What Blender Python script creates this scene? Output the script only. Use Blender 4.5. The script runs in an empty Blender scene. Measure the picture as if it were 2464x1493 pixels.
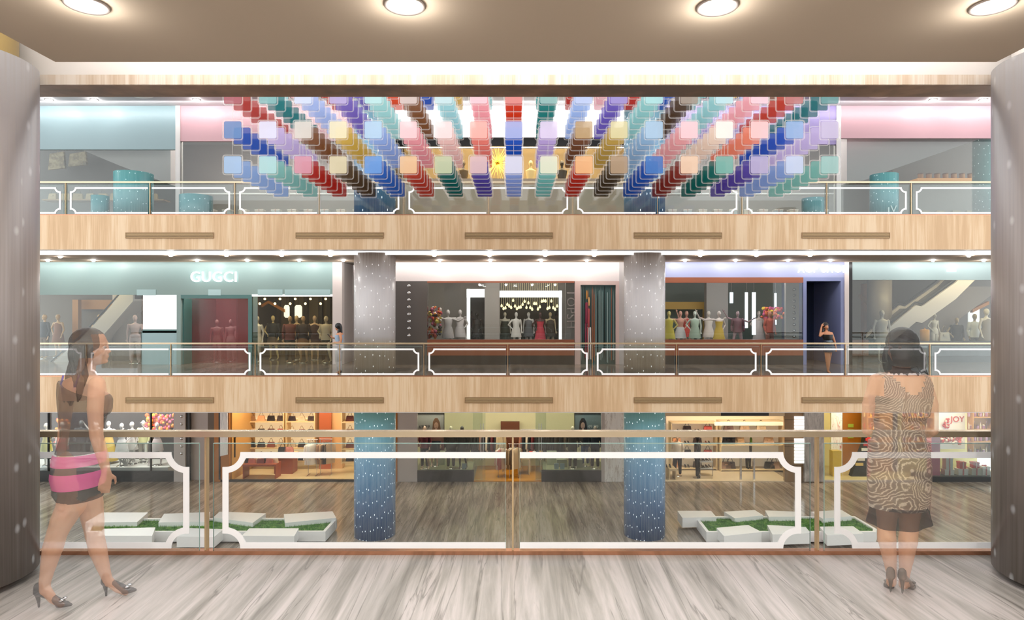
import bpy, bmesh, math, random
from mathutils import Vector, Matrix
R = random.Random(7)
PI = math.pi
C = bpy.context.scene.collection
F, HC, VX, VY = 1550.0, 1.9, 1240.0, 744.0      # focal length in px, eye height, vanishing point
sc = bpy.context.scene
cd = bpy.data.cameras.new('camera'); cam = bpy.data.objects.new('camera', cd); C.objects.link(cam)
cam.location = (0, 0, HC); cam.rotation_euler = (PI/2, 0, 0)
cd.sensor_width = 36; cd.lens = F/2464*36; cd.shift_x = -8/2464; cd.shift_y = -2.5/2464
cd.clip_start = .05; cd.clip_end = 200
sc.camera = cam
w = bpy.data.worlds.new('world'); sc.world = w; w.use_nodes = True
bgn = w.node_tree.nodes['Background']; bgn.inputs[0].default_value = (.985, .99, 1, 1); bgn.inputs[1].default_value = 1.75
sc.view_settings.view_transform = 'Standard'; sc.view_settings.look = 'None'
sc.view_settings.exposure = 0.2; sc.view_settings.gamma = 1; sc.view_settings.use_curve_mapping = False
sc.cycles.transparent_max_bounces = 40; sc.cycles.max_bounces = 10; sc.cycles.diffuse_bounces = 4
sc.cycles.glossy_bounces = 4; sc.cycles.sample_clamp_indirect = 4; sc.cycles.caustics_reflective = False

# ---------------------------------------------------------------- helpers
def PX(px, Y): return (px - VX) * Y / F
def PZ(py, Y): return HC - (py - VY) * Y / F
def P(px, py, Y): return Vector((PX(px, Y), Y, PZ(py, Y)))
def YF(py, z): return (HC - z) * F / (py - VY)          # depth of a point of height z seen at row py
def lin(c):
    return c/12.92 if c <= .04045 else ((c+.055)/1.055)**2.4
def hexc(h):
    h = h.lstrip('#'); return tuple(lin(int(h[i:i+2], 16)/255) for i in (0, 2, 4)) + (1,)
MATS = {}
def newmat(name):
    m = bpy.data.materials.new(name); m.use_nodes = True; MATS[name] = m
    nt = m.node_tree; return m, nt, nt.nodes['Principled BSDF'], nt.nodes['Material Output']
def mat(name, col, rough=.5, metal=0.0, emit=0, ecol=None, spec=None):
    if name in MATS: return MATS[name]
    m, nt, b, o = newmat(name)
    b.inputs['Base Color'].default_value = hexc(col); b.inputs['Roughness'].default_value = rough
    b.inputs['Metallic'].default_value = metal
    if spec is not None: b.inputs['Specular IOR Level'].default_value = spec
    if emit:
        b.inputs['Emission Color'].default_value = hexc(ecol or col); b.inputs['Emission Strength'].default_value = emit
    return m
def node(nt, t, **k):
    n = nt.nodes.new(t)
    for a, v in k.items(): setattr(n, a, v)
    return n
def ramp(nt, stops):
    r = node(nt, 'ShaderNodeValToRGB'); e = r.color_ramp.elements
    while len(e) < len(stops): e.new(.5)
    for i, (p, c) in enumerate(stops): e[i].position = p; e[i].color = hexc(c) if isinstance(c, str) else c
    return r
def mapping(nt, scale, rot=(0, 0, 0), src='Object'):
    t = node(nt, 'ShaderNodeTexCoord'); mp = node(nt, 'ShaderNodeMapping')
    mp.inputs['Scale'].default_value = scale; mp.inputs['Rotation'].default_value = rot
    nt.links.new(t.outputs[src], mp.inputs[0]); return mp
def glass(name, tint='ffffff', base=.03, k=1.0, gloss='ffffff'):
    if name in MATS: return MATS[name]
    m, nt, b, o = newmat(name); nt.nodes.remove(b)
    tr = node(nt, 'ShaderNodeBsdfTransparent'); tr.inputs[0].default_value = hexc(tint)
    gl = node(nt, 'ShaderNodeBsdfGlossy'); gl.inputs['Roughness'].default_value = .01; gl.inputs[0].default_value = hexc(gloss)
    fr = node(nt, 'ShaderNodeFresnel'); fr.inputs[0].default_value = 1.45
    ma = node(nt, 'ShaderNodeMath', operation='MULTIPLY_ADD'); ma.inputs[1].default_value = k; ma.inputs[2].default_value = base
    mx = node(nt, 'ShaderNodeMixShader')
    nt.links.new(fr.outputs[0], ma.inputs[0]); nt.links.new(ma.outputs[0], mx.inputs[0])
    nt.links.new(tr.outputs[0], mx.inputs[1]); nt.links.new(gl.outputs[0], mx.inputs[2]); nt.links.new(mx.outputs[0], o.inputs[0])
    return m
def see_through(m, alpha, single=True):
    """ghostly or milky surface: each closed body veils what is behind it once"""
    nt = m.node_tree; o = nt.nodes['Material Output']; src = o.inputs[0].links[0].from_socket
    tr = node(nt, 'ShaderNodeBsdfTransparent'); mx = node(nt, 'ShaderNodeMixShader')
    nt.links.new(tr.outputs[0], mx.inputs[1]); nt.links.new(src, mx.inputs[2]); nt.links.new(mx.outputs[0], o.inputs[0])
    if single:
        g = node(nt, 'ShaderNodeNewGeometry'); ma = node(nt, 'ShaderNodeMath', operation='MULTIPLY_ADD')
        ma.inputs[1].default_value = -alpha; ma.inputs[2].default_value = alpha
        nt.links.new(g.outputs['Backfacing'], ma.inputs[0]); nt.links.new(ma.outputs[0], mx.inputs[0])
    else: mx.inputs[0].default_value = alpha
    return m

class MB:
    def __init__(s): s.v = []; s.f = []; s.mi = []; s.sm = []
    def add(s, vs, fs, mi=0, smooth=False):
        n = len(s.v); s.v += [tuple(v) for v in vs]
        for f in fs: s.f.append([i+n for i in f]); s.mi.append(mi); s.sm.append(smooth)
        return s
    def box(s, x0, x1, y0, y1, z0, z1, mi=0, M=None):
        vs = [Vector((x, y, z)) for x in (x0, x1) for y in (y0, y1) for z in (z0, z1)]
        if M is not None: vs = [M @ v for v in vs]
        return s.add(vs, [(0, 1, 3, 2), (4, 6, 7, 5), (0, 4, 5, 1), (2, 3, 7, 6), (0, 2, 6, 4), (1, 5, 7, 3)], mi)
    def prism(s, pts, a0, a1, axis='y', mi=0, smooth=False):
        """polygon (list of 2D) extruded between a0 and a1 along axis; pts in (x,z) for y, (x,y) for z, (y,z) for x"""
        def mk(p, a): return (p[0], a, p[1]) if axis == 'y' else ((p[0], p[1], a) if axis == 'z' else (a, p[0], p[1]))
        n = len(pts); ar = sum(pts[i][0]*pts[(i+1) % n][1]-pts[(i+1) % n][0]*pts[i][1] for i in range(n))
        if (ar < 0) != (axis == 'y'): pts = pts[::-1]
        vs = [mk(p, a0) for p in pts] + [mk(p, a1) for p in pts]
        s.add(vs, [tuple(range(n))[::-1], tuple(range(n, 2*n))], mi)
        s.add(vs, [(i, (i+1) % n, (i+1) % n+n, i+n) for i in range(n)], mi, smooth)
        return s
    def lathe(s, prof, c=(0, 0, 0), seg=24, mi=0, smooth=True, caps=True):
        vs = []; n = len(prof)
        for k in range(seg):
            a = 2*PI*k/seg
            for r, z in prof: vs.append((c[0]+r*math.cos(a), c[1]+r*math.sin(a), c[2]+z))
        fs = [(k*n+i, ((k+1) % seg)*n+i, ((k+1) % seg)*n+i+1, k*n+i+1) for k in range(seg) for i in range(n-1)]
        s.add(vs, fs, mi, smooth)
        if caps:
            if prof[0][0] > 1e-6: s.add([vs[k*n] for k in range(seg)][::-1], [tuple(range(seg))], mi)
            if prof[-1][0] > 1e-6: s.add([vs[k*n+n-1] for k in range(seg)], [tuple(range(seg))], mi)
        return s
    def tube(s, pts, r, seg=8, mi=0, flat=1.0):
        pts = [Vector(p) for p in pts]; rs = r if isinstance(r, (list, tuple)) else [r]*len(pts); vs = []
        d0 = (pts[1]-pts[0]).normalized(); u = d0.orthogonal().normalized()
        for i, p in enumerate(pts):
            d = (pts[min(i+1, len(pts)-1)]-pts[max(i-1, 0)]).normalized()
            u = (u-d*u.dot(d)).normalized(); v = d.cross(u)
            for k in range(seg):
                a = 2*PI*k/seg; vs.append(p+u*math.cos(a)*rs[i]+v*math.sin(a)*rs[i]*flat)
        n = len(pts)
        fs = [(i*seg+k, i*seg+(k+1) % seg, (i+1)*seg+(k+1) % seg, (i+1)*seg+k) for i in range(n-1) for k in range(seg)]
        s.add(vs, fs, mi, True); s.add(vs, [tuple(range(seg))[::-1], tuple(range((n-1)*seg, n*seg))], mi)
        return s
    def capsule(s, p0, r0, p1, r1, seg=12, mi=0):
        p0, p1 = Vector(p0), Vector(p1); d = p1-p0; L = d.length
        if L < 1e-6: return s.ell(p0, (r0, r0, r0))
        d /= L; pts = []; rs = []
        for a in (80, 60, 35, 12): pts.append(p0-d*r0*math.sin(math.radians(a))); rs.append(r0*math.cos(math.radians(a)))
        for a in (12, 35, 60, 80): pts.append(p1+d*r1*math.sin(math.radians(a))); rs.append(r1*math.cos(math.radians(a)))
        return s.tube(pts, rs, seg, mi)
    def ell(s, c, r, Rm=None, seg=16, rings=10, mi=0):
        c = Vector(c); vs = []
        for i in range(1, rings):
            t = PI*i/rings
            for k in range(seg):
                a = 2*PI*k/seg; v = Vector((r[0]*math.sin(t)*math.cos(a), r[1]*math.sin(t)*math.sin(a), r[2]*math.cos(t)))
                if Rm is not None: v = Rm @ v
                vs.append(c+v)
        top = Vector((0, 0, r[2])); 
        if Rm is not None: top = Rm @ top
        vs += [c+top, c-top]; T, B = len(vs)-2, len(vs)-1
        fs = [(i*seg+k, (i+1)*seg+k, (i+1)*seg+(k+1) % seg, i*seg+(k+1) % seg) for i in range(rings-2) for k in range(seg)]
        fs += [(T, k, (k+1) % seg) for k in range(seg)] + [(B, (rings-2)*seg+(k+1) % seg, (rings-2)*seg+k) for k in range(seg)]
        return s.add(vs, fs, mi, True)
    def loft(s, secs, seg=24, mi=0, cap=True, flip=False):
        """secs: (cx, cy, cz, rx, ry[, rotz]) horizontal ellipses"""
        vs = []
        for q in secs:
            cx, cy, cz, rx, ry = q[:5]; ro = q[5] if len(q) > 5 else 0
            for k in range(seg):
                a = 2*PI*k/seg; x, y = rx*math.cos(a), ry*math.sin(a)
                vs.append((cx+x*math.cos(ro)-y*math.sin(ro), cy+x*math.sin(ro)+y*math.cos(ro), cz))
        n = len(secs); up = secs[-1][2] > secs[0][2]
        fs = [(i*seg+k, i*seg+(k+1) % seg, (i+1)*seg+(k+1) % seg, (i+1)*seg+k) for i in range(n-1) for k in range(seg)]
        caps = [tuple(range(seg))[::-1], tuple(range((n-1)*seg, n*seg))]
        if not up: fs = [f[::-1] for f in fs]; caps = [f[::-1] for f in caps]
        s.add(vs, fs, mi, True)
        if cap: s.add(vs, caps, mi)
        return s
    def mesh(s, name):
        me = bpy.data.meshes.new(name); me.from_pydata(s.v, [], s.f)
        me.polygons.foreach_set('material_index', s.mi); me.polygons.foreach_set('use_smooth', s.sm); me.update()
        return me
    def build(s, name, mats, parent=None, loc=None):
        me = s.mesh(name)
        for m in (mats if isinstance(mats, (list, tuple)) else [mats]): me.materials.append(m)
        o = bpy.data.objects.new(name, me); C.objects.link(o)
        if parent is not None: o.parent = parent
        if loc is not None: o.location = loc
        return o
def tag(o, label, cat, group=None, kind=None):
    o['label'] = label; o['category'] = cat
    if group: o['group'] = group
    if kind: o['kind'] = kind
    return o
def empty(name, label, cat, loc=(0, 0, 0), group=None, rotz=0):
    o = bpy.data.objects.new(name, None); C.objects.link(o); o.location = loc; o.rotation_euler = (0, 0, rotz)
    o.empty_display_size = .1
    return tag(o, label, cat, group)
def struct(name, mb, m, label=None):
    o = mb.build(name, m); o['kind'] = 'structure'
    if label: o['label'] = label
    return o
def sbox(name, x0, x1, y0, y1, z0, z1, m, label=None): return struct(name, MB().box(x0, x1, y0, y1, z0, z1), m, label)
def prect(name, p0, p1, q0, q1, Y, th, m, label=None):
    """wall piece whose front face fills px p0..p1, py q0..q1 at depth Y, th thick"""
    return sbox(name, PX(p0, Y), PX(p1, Y), Y, Y+th, PZ(q1, Y), PZ(q0, Y), m, label)
def bevel(o, wd, seg=2):
    b = o.modifiers.new('bevel', 'BEVEL'); b.width = wd; b.segments = seg; b.limit_method = 'ANGLE'; return o
def copy_tree(o, parent=None):
    c = o.copy(); C.objects.link(c); c.parent = parent
    for ch in [x for x in o.children]: copy_tree(ch, c)
    return c
def text(name, s, size, m, loc, parent=None, ext=.02, rotz=0, roty=0, align='CENTER', offset=0.0, spacing=1.0):
    cu = bpy.data.curves.new(name, 'FONT'); cu.body = s; cu.size = size; cu.extrude = ext; cu.align_x = align; cu.align_y = 'CENTER'
    cu.offset = offset; cu.space_character = spacing; cu.resolution_u = 3
    tmp = bpy.data.objects.new(name, cu); C.objects.link(tmp); bpy.context.view_layer.update()
    dg = bpy.context.evaluated_depsgraph_get(); me = bpy.data.meshes.new_from_object(tmp.evaluated_get(dg)); bpy.data.objects.remove(tmp)
    me.materials.clear(); me.materials.append(m); o = bpy.data.objects.new(name, me); C.objects.link(o)
    o.rotation_euler = (Matrix.Rotation(rotz, 4, 'Z') @ Matrix.Rotation(roty, 4, 'Y') @ Matrix.Rotation(PI/2, 4, 'X')).to_euler()
    o.location = loc
    if parent is not None: o.parent = parent
    return o
ORD = 'first second third fourth fifth sixth seventh eighth ninth tenth eleventh twelfth thirteenth fourteenth fifteenth sixteenth seventeenth eighteenth nineteenth twentieth'.split()

# ---------------------------------------------------------------- materials
def wood(name, c1, c2, c3, sx=7, sz=.35, rough=.45, axis='x'):
    m, nt, b, o = newmat(name)
    def sv(h, l): return (h, h, l) if axis == 'x' else (l, h, h)
    a = mapping(nt, sv(sx*1.0, sz)); n1 = node(nt, 'ShaderNodeTexNoise'); n1.inputs['Scale'].default_value = 1.6; n1.inputs['Detail'].default_value = 6; n1.inputs['Roughness'].default_value = .62
    nt.links.new(a.outputs[0], n1.inputs[0])
    a2 = mapping(nt, sv(sx*.12, sz*.3)); n2 = node(nt, 'ShaderNodeTexNoise'); n2.inputs['Scale'].default_value = 3; n2.inputs['Detail'].default_value = 3
    nt.links.new(a2.outputs[0], n2.inputs[0])
    a3 = mapping(nt, sv(sx*6, sz*1.2)); n3 = node(nt, 'ShaderNodeTexNoise'); n3.inputs['Scale'].default_value = 2.5; n3.inputs['Detail'].default_value = 2
    nt.links.new(a3.outputs[0], n3.inputs[0])
    ad = node(nt, 'ShaderNodeMath', operation='ADD'); ad2 = node(nt, 'ShaderNodeMath', operation='MULTIPLY_ADD'); ad2.inputs[1].default_value = .5
    nt.links.new(n1.outputs[0], ad.inputs[0]); nt.links.new(n2.outputs[0], ad.inputs[1])
    nt.links.new(n3.outputs[0], ad2.inputs[0]); nt.links.new(ad.outputs[0], ad2.inputs[2])
    r = ramp(nt, [(.30, c1), (.5, c2), (.72, c3)])
    sc_ = node(nt, 'ShaderNodeMath', operation='MULTIPLY_ADD'); sc_.inputs[1].default_value = 1.15; sc_.inputs[2].default_value = -.93
    nt.links.new(ad2.outputs[0], sc_.inputs[0]); nt.links.new(sc_.outputs[0], r.inputs[0]); nt.links.new(r.outputs[0], b.inputs[0])
    b.inputs['Roughness'].default_value = rough
    return m
def marble(name, cols, rough=.12, sx=2.9, sy=.22, coat=0, skew=0.0):
    m, nt, b, o = newmat(name)
    a = mapping(nt, (sx, sy, 1), (0, 0, skew))
    n0 = node(nt, 'ShaderNodeTexNoise'); n0.inputs['Scale'].default_value = 1.2; n0.inputs['Detail'].default_value = 8; n0.inputs['Roughness'].default_value = .65; n0.inputs['Distortion'].default_value = .6
    nt.links.new(a.outputs[0], n0.inputs[0])
    a2 = mapping(nt, (sx*3.5, sy*2.2, 1), (0, 0, skew)); n1 = node(nt, 'ShaderNodeTexNoise'); n1.inputs['Scale'].default_value = 1.5; n1.inputs['Detail'].default_value = 6; n1.inputs['Distortion'].default_value = 1.0
    nt.links.new(a2.outputs[0], n1.inputs[0])
    r = ramp(nt, cols); mx = node(nt, 'ShaderNodeMath', operation='MULTIPLY_ADD'); mx.inputs[1].default_value = .45
    nt.links.new(n1.outputs[0], mx.inputs[0]); nt.links.new(n0.outputs[0], mx.inputs[2])
    sh = node(nt, 'ShaderNodeMath', operation='MULTIPLY_ADD'); sh.inputs[1].default_value = 1.6; sh.inputs[2].default_value = -.66
    nt.links.new(mx.outputs[0], sh.inputs[0]); nt.links.new(sh.outputs[0], r.inputs[0])
    # thin dark veins
    v = node(nt, 'ShaderNodeTexNoise'); v.inputs['Scale'].default_value = 1.0; v.inputs['Detail'].default_value = 5; v.inputs['Distortion'].default_value = 1.4
    a3 = mapping(nt, (sx*1.4, sy*1.1, 1), (0, 0, skew)); nt.links.new(a3.outputs[0], v.inputs[0])
    vr = ramp(nt, [(.0, (0, 0, 0, 1)), (.485, (0, 0, 0, 1)), (.5, (1, 1, 1, 1)), (.515, (0, 0, 0, 1)), (1, (0, 0, 0, 1))]); nt.links.new(v.outputs[0], vr.inputs[0])
    mm = node(nt, 'ShaderNodeMix', data_type='RGBA'); mm.inputs[7].default_value = hexc(cols[0][1])
    vf = node(nt, 'ShaderNodeMath', operation='MULTIPLY'); vf.inputs[1].default_value = .7; nt.links.new(vr.outputs[0], vf.inputs[0])
    nt.links.new(vf.outputs[0], mm.inputs[0]); nt.links.new(r.outputs[0], mm.inputs[6]); nt.links.new(mm.outputs[2], b.inputs[0])
    b.inputs['Roughness'].default_value = rough
    return m
def starry(name, stops, dot=1.2, rough=.3, lines='ffffff', lf=.25, dsc=(1.0, 1.0), metal=0.0, dr_=.075):
    """column skin: vertical gradient (UV v = metres), fine upright lines and little lit dots"""
    m, nt, b, o = newmat(name)
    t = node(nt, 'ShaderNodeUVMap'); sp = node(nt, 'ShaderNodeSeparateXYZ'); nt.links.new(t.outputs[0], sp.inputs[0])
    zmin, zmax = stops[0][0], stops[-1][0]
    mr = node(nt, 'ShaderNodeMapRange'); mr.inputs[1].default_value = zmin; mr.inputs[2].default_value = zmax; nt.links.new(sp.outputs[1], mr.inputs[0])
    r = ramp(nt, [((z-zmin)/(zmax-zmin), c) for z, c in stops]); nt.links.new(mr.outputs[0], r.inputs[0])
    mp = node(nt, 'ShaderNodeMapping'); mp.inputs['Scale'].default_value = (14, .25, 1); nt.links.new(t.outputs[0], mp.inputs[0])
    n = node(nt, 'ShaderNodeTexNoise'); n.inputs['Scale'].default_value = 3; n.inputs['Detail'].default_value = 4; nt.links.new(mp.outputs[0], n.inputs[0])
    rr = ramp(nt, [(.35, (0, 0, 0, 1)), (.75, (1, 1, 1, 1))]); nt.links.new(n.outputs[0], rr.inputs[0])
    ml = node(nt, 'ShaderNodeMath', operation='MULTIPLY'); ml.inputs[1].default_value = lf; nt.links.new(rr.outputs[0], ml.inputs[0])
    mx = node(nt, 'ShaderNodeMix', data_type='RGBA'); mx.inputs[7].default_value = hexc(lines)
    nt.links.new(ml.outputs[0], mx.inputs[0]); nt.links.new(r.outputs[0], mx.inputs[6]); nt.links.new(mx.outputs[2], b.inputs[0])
    mp2 = node(nt, 'ShaderNodeMapping'); mp2.inputs['Scale'].default_value = (6.5*dsc[0], 3.2*dsc[1], 1); nt.links.new(t.outputs[0], mp2.inputs[0])
    vo = node(nt, 'ShaderNodeTexVoronoi', voronoi_dimensions='2D'); vo.inputs['Randomness'].default_value = .55; vo.inputs['Scale'].default_value = 1; nt.links.new(mp2.outputs[0], vo.inputs[0])
    dr = ramp(nt, [(.0, (1, 1, 1, 1)), (.03, (1, 1, 1, 1)), (dr_, (0, 0, 0, 1))]); nt.links.new(vo.outputs[0], dr.inputs[0])
    em = node(nt, 'ShaderNodeMath', operation='MULTIPLY'); em.inputs[1].default_value = dot; nt.links.new(dr.outputs[0], em.inputs[0])
    b.inputs['Emission Color'].default_value = (1, 1, 1, 1); nt.links.new(em.outputs[0], b.inputs['Emission Strength'])
    b.inputs['Roughness'].default_value = rough; b.inputs['Metallic'].default_value = metal
    return m
M_OAK = wood('light oak veneer', 'c9a780', 'd6b68f', 'e2c8a6')
M_OAKP = wood('pale oak', 'cdbaa4', 'ddd0c0', 'ece4da', sx=14)
M_BEAM = wood('walnut beam', '4a3428', '6b4d3d', '8a6a54', sx=.5, sz=.5, rough=.35)
M_FLOOR = marble('pale veined marble', [(.12, '77726c'), (.3, 'a19c95'), (.48, 'bdb7b1'), (.66, 'd6cdc9'), (.85, 'a5a29a')], rough=.3)
M_FLOORL = marble('grey brown veined marble', [(.1, '5e544b'), (.32, '84776a'), (.5, '9b8d80'), (.7, 'b5a89b'), (.9, '897d71')], rough=.12)
M_WHITE = mat('white paint', 'f2f0ee', .5)
M_CEILW = mat('soft white ceiling', 'dcd9d8', .7)
M_BROWN = mat('taupe ceiling', 'b0a08c', .65)
M_TAUPE = mat('taupe far ceiling', '9a8672', .7)
M_TEAL = mat('teal shop panel', '93adab', .35)
M_TEALD = mat('teal door lining', '54807f', .35)
M_PINKP = mat('pink shop panel', 'ddb3bb', .35)
M_PINKW = mat('pinkish white panel', 'eadfdc', .35)
M_LAV = mat('lavender shop panel', 'a6add2', .35)
M_LAVD = mat('blue lavender door frame', '8690bd', .35)
M_PURP = mat('purple shop panel', 'a99bd0', .35)
M_NAVY = mat('navy lining', '1d2f52', .4)
M_MAR = mat('maroon backdrop panel', '8a4a4d', .25)
M_REDW = mat('red brown timber', '96583f', .3)
M_GOLD = mat('polished brass', 'dcc49c', .25, .75)
M_GOLDP = mat('pale brass', 'd8c8aa', .25, .7)
M_BRONZE = mat('bronze slats', '9a7b58', .4, .3)
M_COPPER = mat('copper strip', 'c58f70', .25, .8)
M_BLACK = mat('black lacquer', '0b0b0c', .3)
M_DARK = mat('dark charcoal', '2b2b2d', .4)
M_GREY = mat('mid grey plaster', '9d9794', .6)
M_GREYL = mat('light grey plaster', 'c4bdbb', .6)
M_GREYD = mat('dark grey cladding', '5b5754', .25)
M_CHROME = mat('chrome', 'cfcfd0', .12, 1.0)
M_EMW = mat('white fill panel', 'ffffff', .5, 0, 26, 'fff6ee')
M_EMS = mat('soft lit white panel', 'ffffff', .5, 0, .75, 'ffffff')
M_EMB = mat('bright lamp disc', 'ffffff', .5, 0, 14, 'fff4ea')
M_EMN = mat('lit white lettering', 'ffffff', .5, 0, 2.2, 'ffffff')
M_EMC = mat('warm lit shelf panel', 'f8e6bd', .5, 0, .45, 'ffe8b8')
M_EMP = mat('warm shop fill panel', 'fff0d0', .5, 0, 20, 'ffe3b0')
M_SHOPG = glass('shop window glass', 'f2f6f5', .0, 1.1)
M_RAILG = glass('railing glass', 'f6faf9', .01, .8)
M_FRIT = mat('white glass band', 'f4f3f2', .4, 0, .18, 'ffffff')  # slight glow added to keep the band white in shade
M_EDGE = mat('green glass edge', 'a9cdc6', .2)
# ---------------------------------------------------------------- setting: slabs, floors, ceilings
XL, XR = -20.0, 20.0
YN, YFAR, YSH, YSL = 5.07, 18.07, 22.0, 25.4      # near edge, far edge, upper shopfronts, lowest shopfronts
ZL, ZU = -4.92, 4.53
sbox('floor', XL, XR, -5, YN, -.04, 0, M_FLOOR)
sbox('trim_1', XL, XR, -5, YN-.004, -.96, -.045, M_OAK)
sbox('wall_back', XL, XR, -6, -5.9, 0, 4.2, mat('warm grey rear wall', 'b5a898', .6))  # unseen rear walls here and below, added to darken window reflections
sbox('wall_back', XL, XR, -6, -5.9, 4.53, 9, MATS['warm grey rear wall']); sbox('wall_back', XL, XR, 2, 2.1, ZL, -.96, MATS['warm grey rear wall'])
sbox('floor', XL, XR, 2, 30, ZL-.3, ZL, M_FLOORL)
sbox('floor', XL, XR, YFAR+.03, 28, -.2, -.003, M_FLOORL)
sbox('floor', XL, XR, YFAR+.03, 28, ZU-.2, ZU-.003, M_FLOORL)
sbox('wall_front', XL, XR, YFAR, YFAR+.028, -.99, .0, M_OAK, 'light oak slab edge under the middle gallery')
sbox('wall_front', XL, XR, YFAR, YFAR+.028, PZ(601, YFAR), ZU, M_OAK, 'light oak slab edge under the upper gallery')
# ceilings under the galleries
def gallery_ceiling(zb, zbr, mplate):
    sbox('ceiling', XL, XR, YFAR+.03, YFAR+.33, zb, zb+.1, M_WHITE)
    sbox('ceiling', XL, XR, YFAR+.33, 19.2, zb+.3, zb+.36, M_WHITE)
    sbox('ceiling', XL, XR, 19.07, YSH, zbr, zbr+.05, mplate)
    o = sbox('trim_2', XL, XR, 19.04, 19.07, zbr, zbr+.115, mat('glowing cove edge', 'ffffff', .5, 0, 1.6, 'ffffff'))  # plate edge glows to stand for cove light falling on it
gallery_ceiling(PZ(601, YFAR), 3.5, M_TAUPE)
sbox('ceiling', XL, XR, YFAR+.03, YSL, -1.02, -.99, M_WHITE)
sbox('ceiling', XL, XR, 17.4, 28, 8.84, 8.95, mat('pale grey ceiling', 'c9c6c8', .6))
# near bay: taupe ceiling plate with a cove all round, beam over the railing
CX0, CX1 = PX(128, 4.15), PX(2392, 4.19)
sbox('ceiling', CX0, CX1, -5, 4.17, 3.5, 3.56, M_BROWN, 'taupe ceiling plate over the near gallery')
sbox('ceiling', XL, XR, -5, 4.81, 4.1, 4.2, M_WHITE)
sbox('trim_3', XL, XR, 4.81, YN, 3.57, 3.645, M_BEAM)
sbox('trim_4', XL, XR, 4.795, 4.81, 3.572, 3.645, M_OAKP)
sbox('wall_front', XL, XR, 4.81, YN, 3.645, 4.53, M_WHITE)
cove = mat('cove light strip', 'ffffff', .5, 0, 45, 'fff8f2')
for x0, x1, y0, y1 in ((CX0+.1, CX1-.1, 4.0, 4.06), (CX0+.04, CX0+.1, -2, 3.95), (CX1-.1, CX1-.04, -2, 3.95)):
    sbox('trim_5', x0, x1, y0, y1, 3.562, 3.585, cove, 'glowing cove strip on the taupe ceiling plate')
# atrium roof grid that carries the tiles
g = MB()
for i in range(18):
    x = PX(560+84.5*i, 12.0); g.box(x-.02, x+.02, 5.0, 18.0, 8.93, 8.99)
for y in (6, 9, 12.0, 14.5, 17): g.box(-8, 8, y-.03, y+.03, 8.99, 9.09)
struct('trim_6', g, M_WHITE)

# ---------------------------------------------------------------- columns
def column(cx, cy, r, z0, z1, m, name, label, group=None, plinth=None, seg=64):
    me_v = []; n = 2
    me = bpy.data.meshes.new(name); fs = []
    for k in range(seg):
        a = 2*PI*k/seg
        me_v += [(cx+r*math.cos(a), cy+r*math.sin(a), z0), (cx+r*math.cos(a), cy+r*math.sin(a), z1)]
    fs = [(2*k, 2*((k+1) % seg), 2*((k+1) % seg)+1, 2*k+1) for k in range(seg)]
    me_v = [(x-cx, y-cy, z-z0) for x, y, z in me_v]
    fs += [tuple(2*k for k in range(seg))[::-1], tuple(2*k+1 for k in range(seg))]
    me.from_pydata(me_v, [], fs); uv = me.uv_layers.new(name='UVMap')
    for p in me.polygons:
        p.use_smooth = p.index < seg
        for li in p.loop_indices:
            vi = me.loops[li].vertex_index; k = vi//2
            if p.index == seg-1 and k == 0: k = seg
            uv.data[li].uv = (2*PI*r*k/seg, me_v[vi][2]+z0) if p.index < seg else (0, z0)
    me.materials.append(m); root = empty(name, label, 'column', (cx, cy, z0), group)
    o = bpy.data.objects.new('shaft', me); C.objects.link(o); o.parent = root
    return root
ML = starry('blue starry column skin low', [(-4.92, '2c5490'), (-4.0, '456fa4'), (-2.6, '5b90b4'), (-1.5, '7fbfca'), (-.99, '88ccc6')], 1.8, .3, 'cfe8f5', .26, (1.35, .8), 0.0, .07)
MU = starry('blue starry column skin high', [(4.53, '3f74aa'), (5.6, '5590c2'), (7, '6fa8c8'), (8.9, '8fc4cc')], 2.0, .3, 'c9e6f4', .35, (1.0, .55))
MM = starry('grey starry column skin', [(0, 'b8aa98'), (.85, 'c2b7a6'), (1.1, 'd2cfd0'), (2.9, 'cfccce'), (3.4, 'b0a49c'), (3.6, '907f72')], .7, .3, 'dedad8', .5, (.8, .8), 0.0)  # brownish foot and dark top are painted-in reflections
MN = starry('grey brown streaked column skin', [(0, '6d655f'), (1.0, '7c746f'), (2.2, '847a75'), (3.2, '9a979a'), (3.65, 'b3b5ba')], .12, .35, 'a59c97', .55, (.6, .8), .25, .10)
for i, (px, side) in enumerate(((902, 'left'), (1550.5, 'right'))):
    cx = PX(px, 19.5)
    column(cx, 19.5, .615, ZL, -.99, ML, 'column', 'blue starry round column on the lowest floor, %s' % ('between the handbag shop and the fashion shop' if i == 0 else 'between the fashion shop and the cream shoe shop'), 'starry columns')
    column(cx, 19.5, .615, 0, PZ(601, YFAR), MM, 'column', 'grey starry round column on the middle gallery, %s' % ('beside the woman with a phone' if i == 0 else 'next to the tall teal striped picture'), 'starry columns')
    column(cx, 19.5, .615, ZU, 8.84, MU, 'column', 'blue starry round column on the upper gallery, %s of the two' % side, 'starry columns')
for s in (-1, 1):
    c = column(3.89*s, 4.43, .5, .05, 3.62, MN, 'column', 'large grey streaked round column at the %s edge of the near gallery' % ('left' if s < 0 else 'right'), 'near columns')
    MB().lathe([(.36, 0), (.36, .05)], (0, 0, -.05), 40).build('plinth', M_COPPER if s < 0 else M_DARK, c)
    if s < 0:
        MB().lathe([(.38, 0), (.38, .46), (.38, .48)], (0, 0, 3.57), 40).build('neck', mat('antique gold', '9c8858', .4, .6), c)
    else: MB().lathe([(.38, 0), (.38, .48)], (0, 0, 3.57), 40).build('neck', M_WHITE, c)

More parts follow.
